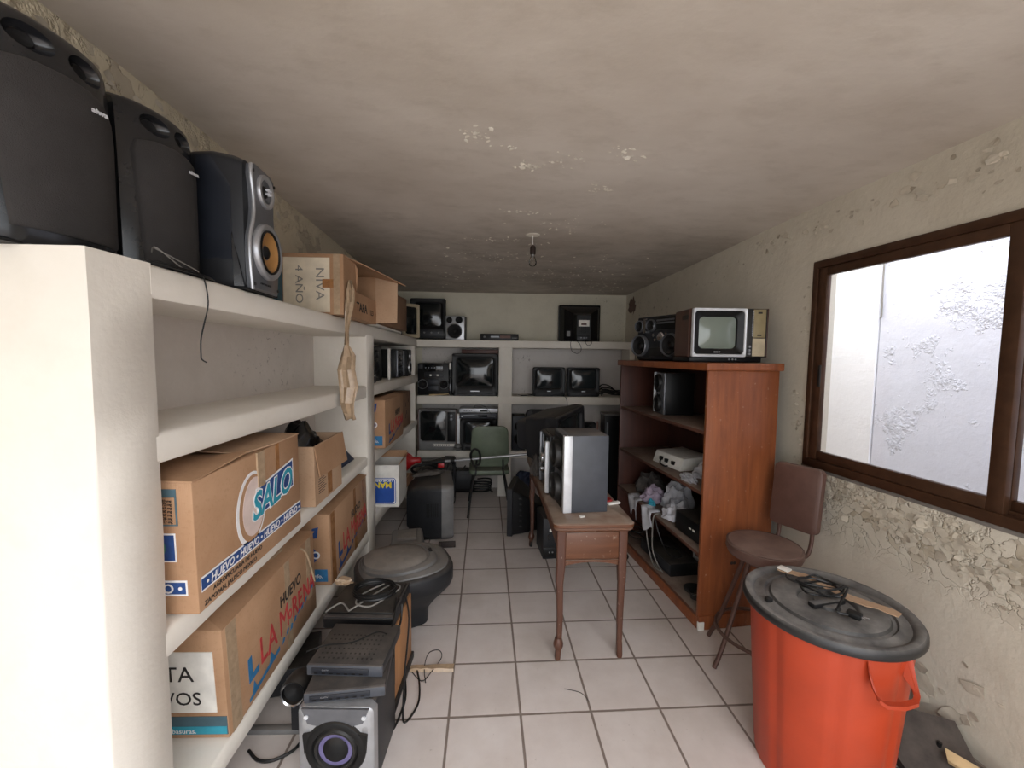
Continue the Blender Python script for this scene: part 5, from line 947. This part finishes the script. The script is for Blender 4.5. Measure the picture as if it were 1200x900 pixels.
# ================================================================ ORANGE BIN
bx, by = 1.275, 1.52
r = thing('plastic_bin', 'big orange plastic bin with side handles by the right wall', 'bin', (bx, by, 0), .25)
HB = .645
prof = [(0, .212, 0), (.02, .216, .0), (.30, .236, 0), (.55, .252, 0), (HB-.03, .256, 0), (HB, .258, 0)]
b = MB(); rings = []; n = 96
def rad(R, i, z): 
    ph = (i % 12)/12.0; d = -.006 if ph < .09 else 0.0
    return R + d
for z, R_, _ in prof: rings.append([((rad(R_, i, z))*math.cos(2*PI*i/n), rad(R_, i, z)*math.sin(2*PI*i/n), z) for i in range(n)])
b.loft(rings, True, False); inner = [[((R_-.006)*math.cos(2*PI*i/n), (R_-.006)*math.sin(2*PI*i/n), z) for i in range(n)] for z, R_ in ((HB, .258), (.02, .216))]
b.loft(inner, False, True); b.build('bucket', 'orange_plastic', r, ang=30)
for a in (-1.75, -1.75+PI):
    m = Matrix.Rotation(a, 4, 'Z'); b = MB(m)
    def hp(v, dr, z): return ((.254+dr)*math.cos(v/.254), (.254+dr)*math.sin(v/.254), z)
    rings = []
    path = [(-.078, .000, .622), (-.077, .008, .590), (-.072, .022, .550), (-.062, .038, .522), (-.046, .046, .510), (0, .048, .508), (.046, .046, .510), (.062, .038, .522), (.072, .022, .550), (.077, .008, .590), (.078, .000, .622)]
    for v, dr, z in path:
        k_ = min(1, abs(v)/.078)**6; rings.append([hp(v, dr+.006, z-.008*(1-k_)), hp(v*(1+.03*k_), dr+.006+.004*k_, z+.006*(1-k_)), hp(v*(1-.07*k_), dr-.012*(1-k_), z+.007*(1-k_)), hp(v*(1-.07*k_), dr-.010, z-.006*(1-k_))])
    b.loft(rings); h_ = b.build('handle', 'orange_plastic', r, ang=40)
    for s in (-1, 1): MB(m).loft([[hp(s*.076, -.004, .612), hp(s*.075, .010, .585), hp(s*.066, .034, .526), hp(s*.066, -.004, .56)], [hp(s*.072, -.004, .612), hp(s*.071, .010, .585), hp(s*.062, .034, .526), hp(s*.062, -.004, .56)]]).build('handle_web', 'orange_plastic', h_)
lz = .672
r = thing('bin_lid', 'dusty dark grey ribbed lid lying on top of the orange bin', 'lid', (bx, by, lz-.018), .2)
b = MB(); b.lathe([(.262, -.012), (.281, -.012), (.285, -.004), (.284, .012), (.276, .022), (.262, .024), (.250, .017), (.243, .009), (.225, .009), (.218, .014), (.208, .015), (.202, .009), (.192, .010), (.186, .019), (.178, .021), (.150, .022), (.105, .023), (.098, .020), (.092, .010), (.080, .006), (.045, .006), (.040, .016), (.030, .018), (.0005, .018)], 72); b.build('lid_disc', 'lid_plastic', r, ang=40)
MB().box(-.075, .075, -.016, .016, .006, .026, .006).build('grip_bar', 'lid_plastic', r); MB().lathe([(.008, 0), (.014, .003), (.014, .014), (.006, .018), (.0005, .019)], 16, XZ(-.208, .062, .010)).build('knob', 'dark_metal', r)
g = random.Random(8); b = MB(); pts = []
for i in range(30):
    a = i*.62+.3; pts.append((bx-.01+.075*math.cos(a)+.012*math.cos(i*1.7), by+.02+.058*math.sin(a)+.012*math.sin(i*2.1), lz+.030+.0012*i+.008*abs(math.sin(i*.9))))
pts = [(bx-.06, by+.15, lz+.03), (bx-.07, by+.09, lz+.035)] + pts + [(bx+.0, by-.06, lz+.03), (bx-.03, by-.085, lz+.016), (bx+.0, by-.10, lz+.014)]
r = thing('power_cord', 'black power cord coiled with its plug on the bin lid', 'cord', (0, 0, 0)); b.tube(pts, .0042, 7, 4); b.build('cord', 'cable_black', r)
MB().box(-.016, .016, -.022, .022, 0, .022, .006, 2, XZ(bx+.018, by-.105, lz+.006, 0, 0, .6)).build('plug', 'rubber', r)
for s in (-.007, .007): MB().cyl((bx+.03+s, by-.12, lz+.018), (bx+.042+s, by-.132, lz+.018), .0022, None, 8).build('prong', 'chrome', r)
r = thing('cardboard_strip', 'torn tan cardboard strip lying across the bin lid', 'cardboard', (bx+.055, by+.035, lz+.008), math.atan2(-.30, .17))
b = MB(); g = random.Random(6); rings = []
for i in range(15):
    u = -.20+.40*i/14; w_ = .020+.004*g.uniform(-1, 1); zz = .014+.012*math.sin(i*.35)**2+.002*g.uniform(-1, 1); rings.append([(u, -w_, zz), (u, w_, zz+.002), (u, w_, zz+.005), (u, -w_, zz+.003)])
b.loft(rings).build('strip', 'cardboard_pale', r, ang=25); MB().box(-.205, -.16, -.018, .018, .02, .027, .002).build('torn_end', 'paper_white', r)

# ================================================================ FOREGROUND PILE BY THE LEFT SHELF
PR = -.03
r = thing('loudspeaker', 'silver fronted loudspeaker with purple cone on floor under the receivers', 'speaker', (-.59, 1.455, 0), PR)
W, D, H = .28, .27, .325
MB().box(-W/2, W/2, .03, D, 0, H, .006).build('cabinet', 'charcoal_plastic', r)
b = MB(); rings = []
for k, y in ((1.0, .04), (1.0, .012), (.985, .0), (.93, -.006)):
    rings.append([(x*k, y, H/2+(z-H/2)*k) for x, z in rrect(W, H, .022, 5, 0, H/2)])
b.loft(rings); b.build('face_plate', 'silver_plastic', r)
b = MB(); b.prism([(-W*.44, H-.004), (-W*.36, H-.062), (-.04, H-.075), (.05, H-.072), (W*.36, H-.058), (W*.44, H-.004)], -.010, .0); b.build('brow_panel', 'dark_silver', r)
m = XZ(.0, -.006, .165) @ FRONT
MB().lathe([(.112, .0), (.108, .010), (.100, .014), (.086, .013), (.080, .006), (.079, -.002)], 48, m).build('woofer', 'rubber', r)
MB().lathe([(.080, .006), (.074, .013), (.066, .012), (.062, .004)], 44, m).build('surround', 'dark_metal', r); MB().lathe([(.062, .004), (.048, .0035), (.046, .003)], 40, m).build('cone', 'purple_sheen', r, label='iridescent purple cone'); MB().lathe([(.047, .003), (.040, .012), (.025, .020), (.0005, .023)], 32, m, False, True).build('dust_cap', 'cone_paper', r)
for s in (-1, 1): MB().prism([(s*.075, .235), (s*.118, .225), (s*.112, .15), (s*.105, .17)], -.016, -.004).build('side_lug', 'rubber', r)
for s in (-1, 1): MB().cyl((s*.105, -.004, H-.035), (s*.105, -.014, H-.035), .008, None, 16).build('screw', 'pale_silver', r); MB().lathe([(.010, 0), (.012, .003), (.007, .004), (.0005, .003)], 18, XZ(s*.108, -.004, H-.085) @ FRONT, False, True).build('screw_cover', 'silver_plastic', r)
MB().box(-.075, .075, -.016, -.004, .008, .062, .008).build('port_frame', 'pale_silver', r); MB().box(-.062, .062, -.018, -.014, .0, .052, .01).build('port', 'display_glass', r)
for s in (-1, 1): MB().prism([(s*.082, .004), (s*.124, .004), (s*.120, .085), (s*.09, .06)], -.014, -.003).build('corner_panel', 'navy_panel', r)
def stb(label, loc, rz, W, D, H, holes=True, group='grey receivers stacked on the silver fronted loudspeaker', tilt=0):
    r = thing('receiver_box', label, 'receiver', loc, rz, group); 
    if tilt: r.rotation_euler = (0, tilt, rz)
    MB().box(-W/2, W/2, .010, D, .004, H, .004).build('case', 'charcoal_plastic', r); MB().box(-W/2-.002, W/2+.002, 0, .014, .003, H-.001, .004).build('face_plate', 'blue_grey', r); MB().box(-W*.44, W*.32, -.003, .004, .010, H-.010, .002).build('display_strip', 'navy_panel', r)
    for i in range(7): MB().box(-W*.40+i*W*.1, -W*.40+i*W*.1+.014, -.004, -.001, .013, .018).build('button', 'black_plastic', r)
    MB().text('CATV', .008, (-W*.30, -.0035, H-.021), (1, 0, 0), (0, 0, 1), .0004, 1.3).build('lettering', 'silver_plastic', r)
    if holes:
        b = MB(); o = []
        for iy in range(6):
            for ix in range(12): o.append((-W*.40+ix*W*.065, .04+iy*.027))
        for x, y in o: b.cyl((x, y, H-.001), (x, y, H+.0006), .0042, None, 6)
        q = b.build('vent_holes', 'rubber', r)
        q['kind'] = 'stuff'
    for s in (-1, 1): MB().box(s*W*.4-.012, s*W*.4+.012, .03, .06, -.0005, .006).build('foot', 'rubber', r)
    return r
stb('lower of the two grey receivers stacked on the silver fronted loudspeaker', (-.565, 1.475, .3275), PR+.14, .285, .22, .042, False)
stb('upper of the two grey receivers, its top pierced with vent holes', (-.588, 1.535, .372), PR-.02, .29, .25, .046)
r = thing('loudspeaker', 'wood sided loudspeaker on floor behind the silver fronted one', 'speaker', (-.615, 1.775, 0), PR)
W, D, H = .29, .36, .36
MB().box(-W/2, W/2-.012, .0, D, 0.0, H, .004).build('cabinet', 'black_plastic', r); MB().box(W/2-.012, W/2, .004, D-.004, .03, H-.002, .002).build('side_panel', 'speaker_wood', r, label='pale wood side panel'); MB().box(W/2-.013, W/2+.006, -.006, .035, .12, H+.002, .003).build('corner_clip', 'black_plastic', r); MB().box(-W/2, W/2+.012, -.002, D+.004, 0, .034, .004).build('base_strip', 'black_plastic', r)
r = thing('amplifier', 'flat black unit lying on the wood sided loudspeaker under coiled wire', 'player', (-.635, 1.83, .3635), PR); MB().box(-.16, .16, 0, .30, 0, .055, .006).build('case', 'charcoal_plastic', r); MB().box(-.15, .15, .02, .28, .055, .066, .006).build('raised_lid', 'black_plastic', r); MB().box(-.158, .158, -.005, .003, .006, .05, .003).build('face_plate', 'black_plastic', r)
q = lambda x, y, z: (-.635+x*math.cos(PR)-y*math.sin(PR), 1.83+x*math.sin(PR)+y*math.cos(PR), z)
r = thing('wire_loop', 'pale grey wire loop lying on top of the flat black unit', 'wire', (0, 0, 0)); MB().tube([q(-.05, .02, .436), q(.06, .22, .436), q(.11, .24, .437), q(.13, .20, .437), q(.06, .08, .437), q(.02, .05, .438), q(-.04, .08, .438), q(-.03, .16, .438), q(.06, .26, .438), q(.10, .27, .44)], .0042, 7, 6).build('loop', 'cable_grey', r); MB().tube([q(-.158, .02, .4295), q(-.11, .08, .436), q(-.05, .02, .436)], .0042, 7, 6).build('tail', 'cable_grey', r)
for i, lb in enumerate(('black cable coiled on the flat black unit beside the pale wire', 'black cable hanging down the right side of upper grey receiver', 'black cable trailing from wood sided loudspeaker onto the tiles')):
    if i == 0: pts = [q(.02+.10*math.cos(k*.75), .17+.08*math.sin(k*.75), .434+.0014*k) for k in range(26)]
    elif i == 1: pts = [q(.14, .12, .44), q(.165, .0, .43), q(.17, -.10, .40), q(.165, -.16, .36), q(.17, -.08, .33), q(.178, .05, .36), q(.172, .10, .42)]
    else: pts = [q(.16, .20, .42), q(.185, .18, .30), q(.20, .05, .15), q(.215, -.05, .04), q(.235, -.10, .008), q(.27, .0, .006), q(.25, .12, .006), q(.22, .20, .008)]
    tag(MB().tube(pts, .0045 if i else .006, 6, 5).build('cable', 'cable_black'), lb, 'cable')
tag(MB().tube([(-.76, 1.60, .428), (-.70, 1.64, .426), (-.60, 1.66, .424), (-.52, 1.72, .424), (-.47, 1.70, .43)], .003, 6, 6).build('cable', 'cable_black'), 'thin black lead crossing the pierced top of upper receiver', 'cable')
# big grey set on its back
r = thing('television', 'big dusty grey television lying on its back beside the left shelf', 'television', (-.575, 2.47, 0), .42); r.scale = (1, 1, .88)
def ell(a, c_, z, pw=2.6, n=48, ox=0, oy=0):
    o = []
    for i in range(n):
        t_ = 2*PI*i/n; co, si = math.cos(t_), math.sin(t_); o.append((ox+a*math.copysign(abs(co)**(2/pw), co), oy+c_*math.copysign(abs(si)**(2/pw), si), z))
    return o
b = MB(); b.loft([ell(.13, .12, 0, 4), ell(.135, .125, .10, 4), ell(.17, .16, .16, 3.6), ell(.27, .235, .27, 3), ell(.285, .25, .30, 2.8), ell(.285, .25, .375, 2.8), ell(.278, .243, .395, 2.8), ell(.262, .228, .402, 2.8)]); b.build('body', 'charcoal_plastic', r, ang=50)
b = MB(); b.loft([ell(.262, .228, .398, 2.6), ell(.258, .224, .412, 2.6), ell(.232, .20, .425, 2.4, ox=-.02), ell(.226, .195, .420, 2.4, ox=-.02)]); b.build('outer_bezel', 'grey_plastic', r, ang=35)
b = MB(); b.loft([ell(.222, .192, .418, 2.4, ox=-.025), ell(.216, .186, .438, 2.4, ox=-.03), ell(.196, .168, .446, 2.3, ox=-.045), ell(.192, .164, .440, 2.3, ox=-.045)]); b.build('inner_bezel', 'grey_plastic', r, ang=35)
b = MB(); b.loft([ell(.188, .160, .436, 2.3, ox=-.05), ell(.180, .153, .456, 2.3, ox=-.055), ell(.12, .10, .470, 2.2, ox=-.06), ell(.05, .04, .475, 2, ox=-.06), ell(.002, .002, .476, 2, ox=-.06)]); b.build('dusty_top', 'dust_grey', r, ang=60)
MB().box(.15, .17, -.02, .02, .448, .456, .003).build('catch', 'rubber', r)
r = thing('monitor', 'small grey dusty monitor back lying beyond the big grey television', 'monitor', (-.68, 3.02, 0), .2); MB().hexa([(-.15, -.16, 0), (.15, -.16, 0), (.15, .16, 0), (-.15, .16, 0), (-.11, -.12, .26), (.11, -.12, .26), (.11, .12, .28), (-.11, .12, .28)], .02, 3).build('case', 'grey_plastic', r); MB().box(-.07, .07, -.08, .08, .268, .292, .006).build('raised_panel', 'dust_grey', r)
for i in range(5): MB().box(-.08+.035*i, -.065+.035*i, -.165, -.13, .06, .16, .002).build('vent', 'rubber', r)
r = thing('timber_corner', 'dirty brown timber corner piece on floor beyond big grey television', 'timber', (-.46, 3.16, 0), .1); MB().box(-.02, .0, -.2, .25, 0, .05, .003).build('rail', 'dark_wood_scrap', r); MB().box(-.02, .12, .23, .25, 0, .05, .003).build('rail', 'dark_wood_scrap', r)
rag('dirty_rag', 'dark_wood_scrap', (-.60, 3.30, 0), .07, .05, .05, 'brown dirty rag on floor beyond the small grey monitor', 'rag', seed=71, rough=.5)
rag('crumpled_tape', 'clear_tape', (-.80, 2.10, .43), .05, .035, .03, 'crumpled wad of brown tape between egg carton and coiled wire', 'tape', seed=73, rough=.6)
# under the bottom shelf
r = thing('amplifier', 'black amplifier with a large knob on floor under the bottom shelf', 'player', (-1.02, 1.80, 0), PI/2-.25+PI); r.rotation_euler = (0, 0, .25)
hifi(r, .40, .26, .13, 'black_plastic', 'charcoal_plastic', [('knob', .12, .075, .035, 'dark_silver'), ('slot', -.06, .085, .18, .03, 'display_glass', 'display'), ('btn', -.14, .03, .016, .03, 5, 'grey_plastic')])
r.location = (-1.075, 1.86, 0)
r = thing('lens_unit', 'black cylinder with silver rim beside stacked receivers under the shelf', 'cylinder', (-.80, 1.70, .24), 0); MB().lathe([(.0005, 0), (.05, 0), (.055, .01), (.055, .08), (.048, .09), (.045, .07), (.0005, .06)], 28, Matrix.Rotation(PI/2-.1, 4, 'X')).build('barrel', 'black_plastic', r); MB().lathe([(.046, .088), (.0475, .094), (.043, .090)], 28, Matrix.Rotation(PI/2-.1, 4, 'X')).build('rim', 'chrome', r)
r.location = (-.835, 1.72, .215)
r = thing('equipment_case', 'dark equipment box standing under the black cylinder beside the shelf', 'box', (-.825, 1.74, 0), PR); MB().box(-.045, .05, -.06, .18, 0, .16, .006).build('case', 'charcoal_plastic', r)
for i in range(2): MB().cyl((-.03+.03*i, -.058, .13), (-.03+.03*i, -.064, .13), .008, None, 12).build('knob', 'dark_silver', r)
tag(MB().tube([(-1.0, 1.60, .012), (-.94, 1.56, .010), (-.88, 1.56, .010), (-.82, 1.60, .012), (-.80, 1.66, .02)], .006, 6, 6).build('cable', 'cable_black'), 'black cable curving on floor tiles under the bottom shelf', 'cable')
tag(MB().box(-1.12, -.80, 1.68, 1.71, 0, .022, .003).build('wood_batten', 'grey_plastic'), 'grey batten lying on floor under the bottom shelf', 'batten')
# taped cable scrap on the tiles
r = thing('taped_lead', 'bit of brown tape wrapped round a lead on floor tiles', 'tape', (-.335, 2.04, 0), .02); b = MB(); g = random.Random(4); rings = []
for i in range(9):
    u = -.11+.22*i/8; w_ = .018+.010*(i/8); rings.append([(u, -w_+.003*g.uniform(-1, 1), .003), (u, w_+.003*g.uniform(-1, 1), .003), (u, w_*.6, .014+.006*g.random()), (u, -w_*.6, .014+.006*g.random())])
b.loft(rings).build('tape', 'clear_tape', r, ang=25); MB().tube([(-.10, -.02, .006), (-.04, -.08, .005), (.0, -.03, .012), (.04, .06, .02), (.02, .10, .03), (-.03, .08, .03), (-.04, .0, .015), (-.02, -.09, .005)], .0022, 6, 6).build('wire', 'cable_black', r)
tag(MB().tube([(-.46, 1.98, .006), (-.43, 1.85, .005), (-.44, 1.72, .005), (-.46, 1.66, .006)], .005, 6, 6).build('cable', 'cable_black'), 'black cable lying on the tiles along wood sided loudspeaker', 'cable')
tag(MB().tube([(.325, 1.905, .002), (.40, 1.88, .002), (.43, 1.83, .002)], .0015, 5, 6).build('twig', 'dark_wood_scrap'), 'thin dark twig lying on the tiles before the desk', 'twig')
# debris by the baseboard, right foreground
r = thing('broken_board', 'black broken board leaning on debris at the lower right corner', 'board', (1.685, 1.50, .0), 0); slab([(-.12, -.10, .02), (.10, -.16, .03), (.14, .02, .17), (-.02, .12, .16), (-.10, .05, .06)], .014).build('board', 'dark_wood_scrap', r); MB().cyl((.04, -.02, .09), (.045, -.02, .125), .008, None, 10).build('peg', 'rubber', r)
r = thing('wood_batten', 'dark wooden batten with a nail lying along the right baseboard', 'batten', (1.60, 1.66, 0), .15); MB().box(-.03, .025, -.20, .20, 0, .035, .003).build('batten', 'dark_wood_scrap', r); MB().cyl((-.01, -.05, .035), (-.008, -.05, .041), .008, None, 10).build('nail', 'chrome', r)
tag(slab([(1.70, 1.42, .10), (1.84, 1.16, .10), (1.86, 1.20, .12), (1.72, 1.45, .12)], .02).build('split_stick', 'bare_wood'), 'pale split stick pointing left at the lower right corner', 'stick')
r = thing('tile_offcut', 'grey broken tile leaning against the right baseboard', 'tile', (1.80, 1.22, .0), RZ); MB().box(-.0, .014, -.16, .12, 0, .115, .002, 1, XZ(0, 0, 0, 0, .35)).build('tile', 'baseboard_tile', r); MB().box(.003, .012, -.158, .118, .112, .118).build('edge', 'dust_grey', r)
r = thing('rubble_box', 'low dark box under the debris at the lower right corner', 'box', (1.66, 1.06, 0), RZ); MB().box(-.14, .07, -.14, .12, 0, .09, .005).build('body', 'blue_grey', r); MB().box(-.15, .075, -.145, .125, .085, .097, .003).build('lid', 'dark_wood_scrap', r)

# ================================================================ CEILING BULB
bx0, by0 = .222, 3.02; bz = ceil_z(bx0, by0)
r = thing('ceiling_bulb', 'bare clear bulb in a dark holder hanging from the ceiling', 'bulb', (bx0, by0, bz)); MB().lathe([(.0005, -.004), (.045, -.004), (.050, .0), (.0005, .003)], 28).build('ceiling_rose', 'flake_paint', r)
MB().tube([(0, 0, 0), (-.003, 0, -.03), (.0, 0, -.075)], .004, 8, 4).build('cord', 'white_plastic', r); MB().lathe([(.006, -.070), (.018, -.082), (.0205, -.095), (.0205, -.135), (.017, -.137), (.0005, -.137)], 24).build('lamp_holder', 'bulb_socket', r)
MB().lathe([(.013, -.136), (.014, -.150), (.022, -.170), (.0285, -.190), (.026, -.208), (.015, -.219), (.0005, -.222)], 28).build('glass_bulb', 'bulb_glass', r, ang=80); MB().lathe([(.012, -.137), (.0125, -.148), (.004, -.150), (.003, -.172), (.006, -.176), (.0005, -.178)], 16).build('bulb_cap', 'silver_plastic', r)

# ================================================================ LOOSE PAINT
def flakes(name, mat, spots, place, label, seed):
    g = random.Random(seed); b = MB()
    for cu, cv, su, sv, n, s0, s1, lift in spots:
        for _ in range(n):
            u = cu+su*max(-2, min(2, g.gauss(0, .6))); v = cv+sv*max(-2, min(2, g.gauss(0, .6))); s = g.uniform(s0, s1)*g.choice((.5, .7, 1)); a0 = g.uniform(0, 6.28); k = g.randint(4, 7); tilt = g.uniform(0, 6.28); lf = g.uniform(.3, 1)*lift
            pts = []
            for i in range(k):
                a = a0+2*PI*i/k; rr = s*g.uniform(.55, 1.15); pu, pv = rr*math.cos(a), rr*.75*math.sin(a); h = .0012+lf*s*max(0, (math.cos(tilt)*pu+math.sin(tilt)*pv)/s+.25)
                pts.append((u+pu, v+pv, h))
            lo = [place(*p) for p in pts]; hi = [place(p[0], p[1], p[2]+.0012) for p in pts]; b.loft([lo, hi])
    o = b.build(name, mat, None, smooth=False); o['kind'] = 'stuff'; o['label'] = label; o['category'] = 'paint'; return o
up = lambda x, y, h: (x, y, ceil_z(x, y)-h)
flakes('paint_flakes', 'flake_paint', [(-.10, 1.83, .07, .05, 26, .006, .02, .5), (.02, 1.90, .03, .02, 10, .006, .018, .5), (.14, 2.05, .06, .03, 30, .006, .02, .5), (.30, 1.98, .07, .06, 16, .005, .014, .5), (.55, 1.90, .08, .08, 20, .006, .018, .5), (.52, 2.25, .07, .05, 24, .006, .018, .5), (.40, 2.75, .10, .10, 14, .005, .012, .5), (.15, 2.62, .12, .03, 18, .006, .016, .5), (.40, 2.85, .25, .10, 24, .005, .014, .5), (.05, 3.15, .25, .06, 26, .006, .018, .5), (-.1, 3.6, .4, .15, 50, .006, .018, .5), (.3, 4.1, .6, .25, 70, .006, .02, .5), (.9, 3.7, .35, .3, 40, .006, .018, .5), (1.0, 4.5, .35, .3, 80, .006, .02, .6), (-.5, 4.4, .3, .3, 40, .006, .018, .5)], up, 'white paint flakes peeling off the ceiling', 5)
cs, sn = math.cos(RZ), math.sin(RZ)
def onwall(u, z, h): return (RA - sn*u*1.0 - cs*h, cs*u - sn*h, z)
flakes('paint_flakes', 'flake_wall', [(2.05, .93, .22, .05, 60, .008, .028, .4), (1.75, .88, .25, .07, 90, .010, .034, .45), (1.45, .84, .25, .09, 90, .010, .034, .45), (1.1, .84, .3, .10, 70, .010, .034, .45), (2.40, 1.25, .04, .30, 26, .010, .03, .6), (2.39, 1.8, .03, .25, 14, .008, .024, .5), (2.45, 2.35, .5, .05, 40, .010, .03, .5), (1.6, 2.35, .4, .06, 36, .010, .032, .5), (3.4, 2.2, .4, .12, 20, .006, .016, .5), (1.62, .22, .16, .09, 12, .02, .07, .35), (1.3, .35, .2, .1, 8, .02, .06, .35)], onwall, 'curled paint flakes peeling off the right wall around the window', 9)
flakes('paint_flakes', 'flake_wall', [(1.5, 2.46, .3, .045, 60, .012, .04, .35), (1.0, 2.47, .2, .05, 30, .012, .04, .35), (2.2, 2.44, .3, .04, 34, .012, .03, .35)], lambda u, z, h: (XL+h, u, z), 'paint flakes along the top of the left wall', 13)
# rusty stain patches in the far right corner
def patch(name, mat, seed, cx, cz, sx, sz, place, n=26, label='', cat='stain'):
    g = random.Random(seed); pts = [(cx+sx*(.55+.6*g.random())*math.cos(2*PI*i/n), cz+sz*(.55+.6*g.random())*math.sin(2*PI*i/n)) for i in range(n)]
    return MB().loft([[place(u, v, .0006) for u, v in pts], [place(u, v, .002) for u, v in pts]]).build(name, mat, None, smooth=False)
o = patch('bare_plaster', 'rust_metal', 3, 4.86, 2.20, .11, .11, onwall); o['kind'] = 'stuff'; o['label'] = 'brown bare patch where paint fell off at far right corner'; o['category'] = 'stain'
